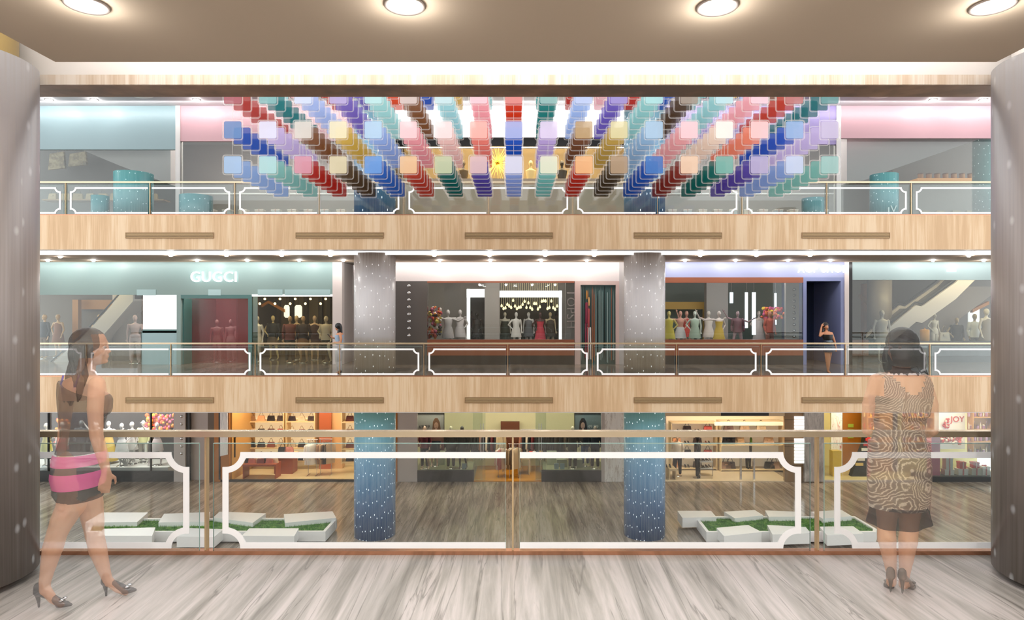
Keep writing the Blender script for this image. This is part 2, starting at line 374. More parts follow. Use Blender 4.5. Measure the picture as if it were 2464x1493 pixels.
# ---------------------------------------------------------------- downlights
def downlight(x, y, z, r, label, group, power=0, ring=M_GREYL, disc=M_EMB, kind='POINT', size=2.4, blend=1.0):
    t = empty('ceiling_downlight', label, 'downlight', (x, y, z), group)
    MB().lathe([(r*.78, -.006), (r, -.012), (r, .0), (r*.78, .0)], (0, 0, 0), 32, caps=False).build('trim_ring', ring, t)
    MB().lathe([(.0001, -.02 if r > .09 else -.045), (r*.5, -.016 if r > .09 else -.035), (r*.8, -.004)], (0, 0, 0), 32, caps=False).build('lens', disc, t)
    if power:
        l = bpy.data.lights.new('downlight_lamp', kind); l.energy = power; l.shadow_soft_size = r*.8
        l.color = (1, .97, .94); lo = bpy.data.objects.new('downlight_lamp', l); C.objects.link(lo); lo.parent = t; lo.location = (0, 0, -.06)
    return t
mring = mat('downlight ring', 'a79c96', .5)
for i, (px, py) in enumerate(((208, 10), (974, 11), (1726, 14), (2389, 12))):
    Yd = YF(py, 3.5)
    downlight(PX(px, Yd), Yd, 3.5, .105, 'round recessed downlight in the taupe ceiling, %s from the left' % ORD[i], 'near ceiling downlights', 8, mring)
for i, x in enumerate((-2.2, 0, 2.2)):
    for y in (1.4, -.8):
        l = bpy.data.lights.new('near_fill', 'AREA'); l.energy = 44; l.size = .25; l.shape = 'DISK'; l.color = (1, .98, .96)  # unseen area lights added to brighten the near gallery
        lo = bpy.data.objects.new('near_fill', l); C.objects.link(lo); lo.location = (x, y, 3.48)
mid = [(145, 618), (411, 615), (545, 615), (678, 615), (795, 615), (1045, 615), (1178, 615), (1312, 615), (1430, 615), (1685, 615), (1820, 615), (1949, 615), (2331, 616),
       (115, 627), (225, 627), (474, 627), (595, 627), (720, 627), (826, 627), (1058, 627), (1180, 627), (1302, 627), (1412, 627), (1648, 627), (1770, 627), (1896, 627), (1998, 627), (2245, 627), (2367, 627)]
for i, (px, py) in enumerate(mid):
    Yd = min(YF(py, 3.5), 21.55); front = i < 13; n = i if front else i-13
    downlight(PX(px, Yd), Yd, 3.5, .075, 'small downlight under the upper gallery, %s row, %s from the left' % ('front' if front else 'header', ORD[n]), 'gallery downlights', 7 if front else 14, M_WHITE, mat('gallery lamp disc', 'ffffff', .5, 0, 30, 'fff4ea'))
for i, px in enumerate((118, 227, 473, 906, 2245, 2366)):
    Yd = YF(240, 8.84)
    if px == 906: continue
    downlight(PX(px, Yd), Yd, 8.84, .13, 'pale downlight in the topmost ceiling, %s' % ('above the teal header, outermost', 'above the teal header, second from the near column', 'above the pink header', '', 'above the right pink header, inner one', 'above the right pink header, outermost')[i], 'topmost downlights', 9, M_GREY, M_EMS)
for px, s in ((335, 'left'), (2125, 'right')):
    Yd = 20.6; t = empty('ceiling_dome_lamp', 'white round shallow lamp on the topmost ceiling near the %s pink header' % s, 'ceiling lamp', (PX(px, Yd), Yd, 8.84))
    MB().lathe([(.0001, -.12), (.3, -.11), (.42, -.06), (.45, 0)], (0, 0, 0), 32).build('shade', M_WHITE, t)
    MB().lathe([(.05, -.14), (.05, -.12)], (0, 0, 0), 12).build('finial', M_CHROME, t)

for z, y, e in ((3.40, 21.5, 90), (8.72, 21.4, 120)):      # unseen strip lights added to brighten the shop headers
    l = bpy.data.lights.new('header_fill', 'AREA'); l.shape = 'RECTANGLE'; l.size = 34; l.size_y = .05; l.energy = e; l.color = (1, .99, .98)
    lo = bpy.data.objects.new('header_fill', l); C.objects.link(lo); lo.location = (0, y, z); lo.rotation_euler = (PI/2-.25, 0, 0)
# ---------------------------------------------------------------- slotted air vents in the oak edges
def vent(label):
    W, H = 2.47, .163; t = empty('air_vent', label, 'vent', (0, 0, 0), 'bronze slot vents')
    MB().box(-W/2, W/2, -.004, .0, -H/2, H/2).build('backing', mat('dark vent recess', '6e5640', .6), t)
    f = MB(); e = .014
    f.box(-W/2, W/2, -.02, 0, H/2-e, H/2).box(-W/2, W/2, -.02, 0, -H/2, -H/2+e).box(-W/2, -W/2+e, -.02, 0, -H/2, H/2).box(W/2-e, W/2, -.02, 0, -H/2, H/2)
    f.build('frame', M_BRONZE, t); s = MB()
    for k in range(4):
        z = -H/2+e+(H-2*e)*(k+.5)/4; s.box(-W/2+e, W/2-e, -.015, -.004, z-.011, z+.011)
    o = s.build('slat', mat('vent slat', 'b3976e', .45, .2), t)
    return t
v0 = None
for py, lev in ((567, 'upper'), (963.5, 'middle')):
    for i, px in enumerate((408.5, 817.5, 1224.5, 1631, 2035)):
        v = vent('') if v0 is None else copy_tree(v0); v0 = v0 or v
        v.location = (PX(px, YFAR), YFAR, PZ(py, YFAR)); v['label'] = 'slim bronze slot vent in the %s oak slab edge, %s from the left' % (lev, ORD[i])

# ---------------------------------------------------------------- railings
def railing(name, label, Y, z0, posts, sep, x0, x1, th=.012):
    """posts: px rows of uprights at depth Y; sep: those where two scrolled frames meet"""
    t = empty(name, label, 'railing', (0, Y, z0)); H = .955
    MB().box(x0, x1, -.035, .035, H-.045, H).build('handrail', M_GOLDP, t)
    MB().box(x0, x1, -.03, .03, -.0, .03).build('base_rail', M_COPPER, t)
    xs = [PX(p, Y) for p in posts]
    for p, x in zip(posts, xs):
        if x0 < x < x1: MB().box(x-.007, x+.007, -.02, .03, -.02 if Y < 6 else 0, H-.045).build('post', M_GOLD, t)
    full = [None]+list(zip(posts, xs))+[None]
    for a, b in zip(full[:-1], full[1:]):
        xa = a[1] if a else b[1]-2.37; xb = b[1] if b else a[1]+2.37
        sa = (a[0] in sep) if a else not (b[0] in sep); sb = (b[0] in sep) if b else not (a[0] in sep)
        ga, gb = xa+.055, xb-.055; ga, gb = max(ga, x0), min(gb, x1)
        if gb-ga < .05: continue
        zt = .855; g = MB().box(ga, gb, -.006, .006, .0, zt).build('glass_panel', M_RAILG, t)
        MB().box(ga, gb, -.0065, .0065, zt, zt+.004).box(ga-.0015, ga, -.006, .006, 0, zt).box(gb, gb+.0015, -.006, .006, 0, zt).build('glass_edge', M_EDGE, g)
        # white scrolled band on the glass
        T, B, wd, r = .79, .045, .046, .115; outer = []; inner = []
        def corner(xv, sx, top):
            zc = T if top else B; sz = -1 if top else 1; o_, i_ = [], []; cx = xv+sx*.024
            for k in range(9):
                th_ = PI/2*k/8; c_, s_ = math.cos(th_), math.sin(th_)
                o_.append((cx+sx*r*c_, zc+sz*r*s_)); ix, iz = cx+sx*(r+wd)*c_, zc+sz*(r+wd)*s_
                iz = min(iz, T-wd) if top else max(iz, B+wd); ix = max(ix, xv+wd) if sx > 0 else min(ix, xv-wd); i_.append((ix, iz))
            o_.append((xv, o_[-1][1])); i_.append((xv+sx*wd, i_[-1][1]))
            return o_, i_
        if sa == sb: continue
        xe = gb if sa else ga; xv = xa+.129 if sa else xb-.129; sx = 1 if sa else -1
        if (sa and xv < x0-.0) or (sb and xv > x1):      # only the straight bars show
            m_ = MB().box(ga, gb, -.014, -.0065, T-wd, T).box(ga, gb, -.014, -.0065, B, B+wd); m_.build('white_band', M_FRIT, g); continue
        o1, i1 = corner(xv, sx, True); o2, i2 = corner(xv, sx, False)
        outer = [(xe, T)]+o1+o2[::-1]+[(xe, B)]; inner = [(xe, T-wd)]+i1+i2[::-1]+[(xe, B+wd)]
        vs = [(x, -.014, z) for x, z in outer]+[(x, -.014, z) for x, z in inner]+[(x, -.0065, z) for x, z in outer]+[(x, -.0065, z) for x, z in inner]
        n = len(outer); fs = []
        for k in range(n-1): fs += [(k, k+1, n+k+1, n+k), (2*n+k, 3*n+k, 3*n+k+1, 2*n+k+1), (k, 2*n+k, 2*n+k+1, k+1), (n+k, n+k+1, 3*n+k+1, 3*n+k)]
        fs += [(0, n, 3*n, 2*n), (n-1, 3*n-1, 4*n-1, 2*n-1)]
        MB().add(vs, fs).build('white_band', M_FRIT, g)
    return t
railing('railing', 'glass and brass railing with white scrolled band along the near gallery edge', 5.0, 0, [497, 1234, 1966], {497, 1966}, -3.9, 3.9)
P2 = [208+202.9*i for i in range(-1, 12)]
P2 = [round(p) for p in P2]
railing('railing', 'glass railing with white scrolled bands along the middle gallery across the atrium', 18.1, 0, P2, set(P2[1::2]), -15.5, 15.5)
P3 = [round(158+203.4*i) for i in range(-1, 12)]
railing('railing', 'glass railing with white scrolled bands along the upper gallery behind hanging tiles', 18.1, ZU, P3, set(P3[1::2]), -15, 15)

# ---------------------------------------------------------------- hanging tiles
TILE = {}
def rounded(wd, r, n=5, ox=0, oz=0):
    pts = []
    for cx, cz, a0 in ((1, 1, 0), (-1, 1, 90), (-1, -1, 180), (1, -1, 270)):
        for k in range(n+1):
            a = math.radians(a0+90*k/n); pts.append((cx*(wd-r)+r*math.cos(a)+ox, cz*(wd-r)+r*math.sin(a)+oz))
    return pts
def tile_panel_mb(): return MB().prism(rounded(.160, .03), -.006, .006)
def tile_rim_mb():
    o_, i_ = rounded(.190, .05), rounded(.174, .036); n = len(o_)
    vs = [(x, -.01, z) for x, z in o_]+[(x, -.01, z) for x, z in i_]+[(x, .01, z) for x, z in o_]+[(x, .01, z) for x, z in i_]
    fs = []
    for k in range(n):
        j = (k+1) % n; fs += [(k, n+k, n+j, j), (2*n+k, 2*n+j, 3*n+j, 3*n+k), (k, j, 2*n+j, 2*n+k), (n+k, 3*n+k, 3*n+j, n+j)]
    return MB().add(vs, fs)
def tile_glass_mb(): return MB().prism(rounded(.171, .036), -.003, .003)
def tile_mat(col, a=.9):
    k = 'tile '+col
    if k in MATS: return MATS[k]
    m = mat(k, col, .12); see_through(m, a, True); return m
M_RIM = see_through(mat('clear acrylic rim', 'f4efea', .08, 0, .1, 'ffffff'), .36, True)
M_CORD = mat('fine tile cord', 'd9d4cd', .4)
ROWS = {  # name: (py at front depth, stack colours, front colours paled by painted-in glass sheen)
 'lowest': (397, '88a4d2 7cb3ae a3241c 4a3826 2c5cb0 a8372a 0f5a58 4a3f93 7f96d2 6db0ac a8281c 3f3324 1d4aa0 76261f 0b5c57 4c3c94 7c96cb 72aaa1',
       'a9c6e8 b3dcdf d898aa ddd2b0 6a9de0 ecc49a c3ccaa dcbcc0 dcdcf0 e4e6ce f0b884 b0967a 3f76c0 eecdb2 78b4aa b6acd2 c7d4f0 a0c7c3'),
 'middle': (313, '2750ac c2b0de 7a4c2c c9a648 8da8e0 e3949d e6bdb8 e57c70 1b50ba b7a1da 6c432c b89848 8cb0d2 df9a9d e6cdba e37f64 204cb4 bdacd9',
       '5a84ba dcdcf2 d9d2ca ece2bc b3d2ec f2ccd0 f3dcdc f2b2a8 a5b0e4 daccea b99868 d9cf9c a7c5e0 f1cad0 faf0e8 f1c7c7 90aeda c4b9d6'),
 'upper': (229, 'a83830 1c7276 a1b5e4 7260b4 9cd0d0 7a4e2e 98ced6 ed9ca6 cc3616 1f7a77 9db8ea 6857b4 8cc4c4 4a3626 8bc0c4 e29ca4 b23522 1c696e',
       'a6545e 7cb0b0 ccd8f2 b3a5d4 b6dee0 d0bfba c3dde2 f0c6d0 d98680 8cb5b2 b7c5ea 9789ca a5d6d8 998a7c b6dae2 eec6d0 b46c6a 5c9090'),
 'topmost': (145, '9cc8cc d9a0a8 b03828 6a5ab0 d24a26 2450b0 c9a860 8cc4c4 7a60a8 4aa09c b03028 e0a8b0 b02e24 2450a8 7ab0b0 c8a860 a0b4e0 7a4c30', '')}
CN = {}
def cname(hx):
    r, g, b = (int(hx[i:i+2], 16) for i in (0, 2, 4)); mx, mn = max(r, g, b), min(r, g, b); l = (mx+mn)/2; s = mx-mn
    tone = 'pale ' if l > 195 else ('deep ' if l < 95 else '')
    if s < 22: return tone+('grey' if l < 200 else 'white')
    h = 0
    if mx == r: h = (60*((g-b)/s)) % 360
    elif mx == g: h = 60*((b-r)/s)+120
    else: h = 60*((r-g)/s)+240
    for lim, n in ((14, 'red'), (34, 'brown' if l < 150 else 'peach'), (70, 'gold' if l < 190 else 'cream'), (160, 'green'), (190, 'teal' if l < 190 else 'aqua'), (228, 'blue'), (246, 'periwinkle' if l > 130 else 'indigo'), (290, 'purple' if l < 160 else 'lavender'), (342, 'pink'), (361, 'pink' if l > 150 else 'red')):
        if h < lim: return tone+n
LAY = ['frontmost', 'second back', 'third back', 'fourth back', 'fifth back', 'sixth back', 'rearmost']
me_p, me_r, me_g = tile_panel_mb().mesh('coloured_panel'), tile_rim_mb().mesh('clear_rim'), tile_glass_mb().mesh('clear_backing')
me_c = MB().box(-.002, .002, -.002, .002, .19, .65-.19).mesh('cord')
M_TG = glass('clear tile glass', 'f7fafa', .06, 1.0)
for me, m in ((me_p, M_WHITE), (me_r, M_RIM), (me_g, M_TG), (me_c, M_CORD)): me.materials.append(m)
rest = MB(); restm = []; cnt = 0
for rn, (py, sc_, fc_) in ROWS.items():
    sc_ = sc_.split(); fc_ = fc_.split()
    for L in range(7):
        if rn == 'topmost' and L < 4: continue
        for c in range(18):
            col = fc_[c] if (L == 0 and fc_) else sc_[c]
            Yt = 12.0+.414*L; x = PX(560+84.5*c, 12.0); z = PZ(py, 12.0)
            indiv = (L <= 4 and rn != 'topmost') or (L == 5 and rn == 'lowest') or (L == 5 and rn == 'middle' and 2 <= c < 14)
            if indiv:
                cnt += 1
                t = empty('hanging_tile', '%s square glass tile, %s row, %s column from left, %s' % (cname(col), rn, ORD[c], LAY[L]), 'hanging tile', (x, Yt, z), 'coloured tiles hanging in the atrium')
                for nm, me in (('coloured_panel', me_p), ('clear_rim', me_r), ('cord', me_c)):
                    o = bpy.data.objects.new(nm, me); C.objects.link(o); o.parent = t
                    if nm == 'coloured_panel':
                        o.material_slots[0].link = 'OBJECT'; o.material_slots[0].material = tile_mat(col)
                    if nm == 'cord' and rn == 'upper':
                        me_long = bpy.data.meshes.get('cord_long')
                        if me_long is None:
                            me_long = MB().box(-.002, .002, -.002, .002, .19, 8.93-z).mesh('cord_long'); me_long.materials.append(M_CORD)
                        o.data = me_long
            else:
                if col not in restm: restm.append(col)
                k = restm.index(col)
                for src, mi in ((tile_panel_mb(), k), (tile_rim_mb(), 'rim')):
                    rest.add([(a+x, b+Yt, cc+z) for a, b, cc in src.v], src.f, k if mi != 'rim' else 999)
                rest.box(x-.002, x+.002, Yt-.002, Yt+.002, z+.19, z+(.46 if rn in ('lowest', 'middle') else 8.93-z), 998)
n = len(restm); rest.mi = [n if i == 999 else (n+1 if i == 998 else i) for i in rest.mi]
o = rest.build('hanging_tiles', [tile_mat(c) for c in restm]+[M_RIM, M_CORD])
tag(o, 'rearmost small coloured glass tiles at the back of the hanging cloud', 'hanging tile', kind='stuff')
# ---------------------------------------------------------------- figures
def blob(name, mb, mats, parent, voxel, smooth=3, sf=.6, fn=None):
    """one continuous skin over overlapping lumps; fn(center)->material slot"""
    me = mb.mesh(name+'_rough'); o = bpy.data.objects.new('rough', me); C.objects.link(o)
    r = o.modifiers.new('r', 'REMESH'); r.mode = 'VOXEL'; r.voxel_size = voxel; r.use_smooth_shade = True
    if smooth: s = o.modifiers.new('s', 'SMOOTH'); s.iterations = smooth; s.factor = sf
    dg = bpy.context.evaluated_depsgraph_get(); dg.update()
    m2 = bpy.data.meshes.new_from_object(o.evaluated_get(dg), depsgraph=dg); bpy.data.objects.remove(o); bpy.data.meshes.remove(me)
    m2.materials.clear(); m2.name = name
    for m in (mats if isinstance(mats, (list, tuple)) else [mats]): m2.materials.append(m)
    if fn:
        m2.polygons.foreach_set('material_index', [fn(p.center) for p in m2.polygons])
    m2.polygons.foreach_set('use_smooth', [True]*len(m2.polygons)); m2.update()
    n = bpy.data.objects.new(name, m2); C.objects.link(n); n.parent = parent
    return n
def frame(f, u):
    f = Vector(f).normalized(); u = Vector(u); u = (u-f*u.dot(f)).normalized(); s = f.cross(u)   # s = right-hand side
    return f, s, u
def head_lumps(m, c, f, u, k=1.0, mask=None):
    """skull, face, jaw, nose, lips, ears around centre c looking along f"""
    f, s, u = frame(f, u); c = Vector(c)
    Rm = Matrix((f, s, u)).transposed()
    def e(a, b, z, ra, rb, rz): m.ell(c+(f*a+s*b+u*z)*k, (ra*k, rb*k, rz*k), Rm)
    e(-.012, 0, .03, .095, .075, .088); e(.028, 0, -.03, .062, .06, .085); e(.045, 0, -.085, .036, .034, .026)
    e(-.0, .0, -.055, .062, .052, .05); e(.07, 0, .025, .02, .042, .02)
    e(.093, 0, -.028, .017, .0105, .012); e(.083, 0, -.008, .012, .009, .03)
    e(.086, 0, -.055, .010, .022, .0065); e(.083, 0, -.066, .010, .019, .007); e(.079, 0, -.09, .013, .018, .014)
    for q in (-1, 1):
        e(-.004, q*.072, -.015, .018, .008, .03); e(.055, q*.035, -.035, .03, .022, .022); e(.07, q*.032, .018, .014, .018, .006)
def eyes(c, f, u, parent, k=1.0, mw=None, md=None):
    f, s, u = frame(f, u); c = Vector(c)
    for q in (-1, 1):
        p = c+(f*.072+s*q*.031+u*.0)*k
        b = MB().ell(p, (.012*k, .012*k, .012*k), None, 12, 8); o = b.build('eye', mw, parent)
        MB().ell(p+(f*.0065)*k, (.0068*k,)*3, None, 10, 6).build('iris', md, o)
def hand(m, w, d, pn, k=1.0, curl=.5, thumb=1, spread=.0):
    """palm, five fingers; w wrist, d towards fingertips, pn palm normal (the side fingers curl to)"""
    w = Vector(w); d = Vector(d).normalized(); pn = Vector(pn); pn = (pn-d*pn.dot(d)).normalized(); s = d.cross(pn)*thumb
    m.capsule(w+d*.01*k+s*.012*k, .019*k, w+d*.075*k+s*.024*k, .014*k, 8); m.capsule(w+d*.01*k-s*.010*k, .018*k, w+d*.07*k-s*.022*k, .013*k, 8)
    m.capsule(w+d*.03*k, .018*k, w+d*.075*k, .014*k, 8)
    for i, (off, L) in enumerate(((.030, .072), (.010, .080), (-.010, .075), (-.028, .058))):
        b = w+d*.082*k+s*off*k; a = curl*(.75+.12*i); p = b; ang = a*.5
        for q, fr in enumerate((.45, .32, .23)):
            dd = (d*math.cos(ang)+pn*math.sin(ang)+s*spread*(off/.03)).normalized(); nx = p+dd*L*fr*k
            m.capsule(p, (.0092-.001*q)*k, nx, (.0085-.001*q)*k, 8); p = nx; ang += a
    b = w+d*.025*k+s*.022*k; p1 = b+(d*.55+s*.7+pn*.35).normalized()*.038*k; p2 = p1+(d*.85+s*.25+pn*.35).normalized()*.03*k; p3 = p2+(d*.9+pn*.35).normalized()*.022*k
    m.capsule(b, .014*k, p1, .011*k, 8); m.capsule(p1, .0105*k, p2, .0095*k, 8); m.capsule(p2, .0095*k, p3, .008*k, 8)
def pump(name, parent, heel, toe, m, hz=.085, k=1.0, voxel=.006, bow=None, lift=0.0):
    """court shoe with stiletto heel; heel/toe are ground points"""
    heel, toe = Vector(heel), Vector(toe); d = (toe-heel); L = d.length; d.normalize(); up = Vector((0, 0, 1)); s = d.cross(up).normalized()
    b = MB(); hp = heel+up*(hz+.02)*k; ball = heel+d*L*.66+up*.022*k
    b.capsule(hp, .030*k, hp+up*.03*k, .026*k); b.capsule(hp, .027*k, heel+d*L*.36+up*(hz*.62+.016)*k, .022*k); b.capsule(heel+d*L*.36+up*(hz*.62+.016)*k, .022*k, ball, .028*k)
    b.capsule(ball+s*.008*k, .026*k, toe-d*.035*k+up*.016*k, .019*k); b.capsule(ball-s*.010*k, .025*k, toe-d*.045*k+up*.016*k, .017*k)
    b.capsule(toe-d*.04*k+up*.016*k, .018*k, toe-d*.01*k+up*.011*k, .011*k)
    b.capsule(hp-up*.005*k-d*.006*k, .019*k, heel+up*.03*k+d*.004*k, .0085*k); b.capsule(heel+up*.03*k+d*.004*k, .0085*k, heel+up*.006*k+d*.004*k, .0072*k)
    o = blob(name, b, m, parent, voxel, 2)
    if bow:
        q = ball+up*.026*k+d*.015*k
        MB().ell(q+s*.016*k, (.014*k, .016*k, .008*k)).ell(q-s*.016*k, (.014*k, .016*k, .008*k)).ell(q, (.008*k,)*3).build('bow', bow, o)
    return o
def inside(lofts, p, g=.0):
    for L in lofts:
        z0, z1 = min(L[0][2], L[-1][2]), max(L[0][2], L[-1][2])
        if not z0 <= p[2] <= z1: continue
        Ls = L if L[0][2] < L[-1][2] else L[::-1]
        for a, b in zip(Ls[:-1], Ls[1:]):
            if a[2] <= p[2] <= b[2]:
                t = (p[2]-a[2])/max(b[2]-a[2], 1e-6); q = [a[i]+(b[i]-a[i])*t for i in range(5)]; ro = (a[5] if len(a) > 5 else 0)
                dx, dy = p[0]-q[0], p[1]-q[1]; x = dx*math.cos(ro)+dy*math.sin(ro); y = -dx*math.sin(ro)+dy*math.cos(ro)
                if (x/(q[3]+g))**2+(y/(q[4]+g))**2 < 1: return True
    return False
def ghost(name, col, a, rough=.5): return see_through(mat(name, col, rough, 0, 0, None, .3), a)
G_SKIN = ghost('veiled skin', 'dba98a', .56); G_SKC = ghost('skin under cloth', 'b08a70', .10)
G_HAIR = ghost('veiled dark brown hair', '30241f', .74, .4); G_TOP = ghost('veiled charcoal knit', '4c4641', .70)
G_PINK = ghost('veiled pink band', 'cf6a98', .76); G_GREYB = ghost('veiled grey band', '5d5a5c', .7); G_SHORT = ghost('veiled slate skirt', '34383b', .74)
G_SHOE = ghost('veiled dark shoe leather', '4d4c4f', .72, .2); G_WH = ghost('veiled eye white', 'c9bfb8', .5); G_IR = ghost('veiled eye dark', '2a1a14', .8)
G_MIRROR = mat('shoe clasp', 'd0d0d2', .1, 1)

# --- walking woman, left of the near gallery
YW = 4.15
def WL(px, py, d=0.0): return P(px, py, YW+d)
def person_left():
    t = empty('person', 'translucent woman with long dark hair, black top and pink striped skirt walking in heels', 'person', (PX(200, YW), YW, 0))
    org = t.location.copy(); k = YW/F
    def L(v): return Vector(v)-org
    def W(px, py, d=0.0): return L(WL(px, py, d))
    def sec(py, xa, xb, ry, d=0.0, ro=0.0): c = W((xa+xb)/2, py, d); return (c.x, c.y, c.z, (xb-xa)/2*k, ry, ro)
    fw = Vector((.93, .36, -.02)); hc = W(221, 836)
    b = MB(); head_lumps(b, hc, fw, (0, 0, 1), 1.02)
    b.capsule(W(212, 862), .05, W(205, 905), .056)
    tor = [sec(903, 182, 226, .07), sec(914, 160, 244, .10), sec(930, 151, 249, .115), sec(960, 149, 252, .125), sec(1000, 154, 248, .12), sec(1045, 159, 232, .105), sec(1070, 152, 236, .12), sec(1100, 143, 238, .145), sec(1145, 141, 237, .155), sec(1178, 150, 232, .145), sec(1198, 165, 225, .10)]
    b.loft(tor)
    b.capsule(W(248, 962, -.02), .052, W(246, 978, -.02), .056); b.capsule(W(240, 970, .12), .05, W(238, 978, .12), .05)
    # arms
    b.capsule(W(233, 925, -.13), .050, W(229, 985, -.17), .047); b.capsule(W(229, 985, -.17), .047, W(232, 1050, -.18), .039); b.capsule(W(232, 1050, -.18), .039, W(246, 1095, -.17), .036); b.capsule(W(246, 1095, -.17), .036, W(255, 1135, -.16), .025)
    hand(b, W(256, 1134, -.16), W(250, 1190, -.155)-W(257, 1140, -.16), (-.5, .8, 0), 1.0, .35, 1)
    b.capsule(W(166, 928, .14), .046, W(158, 990, .2), .042); b.capsule(W(158, 990, .2), .042, W(152, 1050, .22), .035); b.capsule(W(152, 1050, .22), .035, W(146, 1118, .2), .026)
    hand(b, W(145, 1118, .2), W(137, 1180, .17)-W(145, 1124, .2), (.6, -.6, 0), 1.0, .3, -1)
    # legs
    def leg(pts):
        for (a, ra), (c, rc) in zip(pts[:-1], pts[1:]): b.capsule(W(*a), ra, W(*c), rc, 14)
    leg([((184, 1165, -.06), .092), ((172, 1215, -.07), .086), ((150, 1255, -.08), .070), ((137, 1285, -.085), .060), ((127, 1320, -.085), .060), ((116, 1365, -.085), .045), ((108, 1402, -.085), .034), ((108, 1422, -.085), .032)])
    leg([((108, 1418, -.085), .033), ((128, 1444, -.085), .026), ((148, 1456, -.085), .020)])
    leg([((208, 1165, .08), .085), ((217, 1215, .09), .078), ((225, 1262, .10), .064), ((228, 1290, .10), .056), ((236, 1325, .105), .055), ((248, 1365, .11), .040), ((256, 1388, .11), .032), ((262, 1402, .11), .030)])
    leg([((258, 1396, .11), .032), ((282, 1418, .11), .024), ((303, 1428, .11), .018)])
    def shell(rows, g): return [(c[0], c[1], c[2], c[3]+g, c[4]+g, c[5]) for c in rows]
    def cut(rows, za, zb):   # interpolate torso between px rows
        out = []
        for i in range(9):
            py = za+(zb-za)*i/8; z = W(0, py).z
            for a_, b_ in zip(rows[:-1], rows[1:]):
                if b_[2] <= z <= a_[2]:
                    q = (z-a_[2])/(b_[2]-a_[2]); out.append(tuple(a_[j]+(b_[j]-a_[j])*q for j in range(6))); break
        return out
    cov = shell(cut(tor, 960, 1196), .03)
    blob('body', b, [G_SKIN, G_SKC], t, .0075, 4, .6, lambda p: 1 if (inside([cov], p) and not (p[1] < -.125 or p[1] > .17)) or (p[2] > hc.z-.07 and (Vector(p)-hc).dot(fw) < .022+.25*(p[2]-hc.z-.02)*(p[2] > hc.z+.02)*-1) or p[2] > hc.z+.085 else 0)
    # top: one-shoulder knit
    tp = MB().loft(shell(cut(tor, 936, 1088), .012)); zl, zh, xc = W(0, 985).z, W(0, 936).z, W(200, 950).x
    tp.v = [(x, y, z-(x-xc)*.42*max(0, (z-zl)/(zh-zl))) for x, y, z in tp.v]; tp.capsule(W(249, 965, -.02), .056, W(247, 981, -.02), .060); tp.capsule(W(241, 972, .12), .054, W(239, 980, .12), .054)
    o = blob('top', tp, G_TOP, t, .008, 5)
    st = MB().tube([W(151, 942, .0), W(147, 925, .06), W(152, 905, .1)], .006).tube([W(176, 944, -.10), W(182, 925, -.09), W(190, 905, -.03)], .006)
    st.build('strap', ghost('violet strap', '6a5ab8', .8), o)
    for nm, a_, c_, m_, g in (('skirt_band', 1088, 1114, G_PINK, .018), ('skirt_band', 1114, 1130, G_GREYB, .017), ('skirt_band', 1130, 1168, G_PINK, .019)):
        R2 = shell(cut(tor, a_, c_), g); MB().loft([(q[0], q[1], q[2]+(0), q[3], q[4], q[5]) for q in R2], 32, 0, False).build(nm, m_, t)
    q0 = shell(cut(tor, 1166, 1176), .017)[0]; lo = W(194, 1199)
    sk = MB().loft([q0, (q0[0], q0[1], q0[2]-.04, q0[3]+.004, q0[4]), (lo.x, lo.y, lo.z, .118, .15)], 32, 0, False); sk.build('skirt', G_SHORT, t)
    # hair: cap and long strands down the back
    h = MB(); hu = hc+Vector((-.026, -.0, .028)); f, s, u = frame(fw, (0, 0, 1)); Rm = Matrix((f, s, u)).transposed()
    h.ell(hu, (.108, .098, .102), Rm); h.ell(hc-f*.06-u*.04, (.07, .085, .11), Rm)
    for i in range(16):
        q = i/15; o0 = hc-f*(.05+.03*math.sin(PI*q))+s*(.085-.17*q); x2 = 205-38*q+R.uniform(-4, 4); x3 = 196-40*q+R.uniform(-8, 8); dd = -.14+.16*q
        p1 = (o0+W(x2, 895, dd*.7))/2+Vector((-.01, 0, .01)); h.tube([o0+u*.03, p1, W(x2, 905, dd), W(x3, 945, dd-.01), W(x3+R.uniform(-5, 5), 968+R.uniform(-14, 16), dd-.01)], [.032, .03, .024, .017, .007], 8)
    blob('hair', h, G_HAIR, t, .008, 3)
    eyes(hc, fw, (0, 0, 1), t, 1.02, G_WH, G_IR)
    pump('shoe', t, W(92, 1464, -.085), W(174, 1460, -.085), G_SHOE, .085, 1.0, .006, G_MIRROR)
    pump('shoe', t, W(254, 1438, .11), W(329, 1424, .11), G_SHOE, .085, 1.0, .006, G_MIRROR)
    return t
person_left()

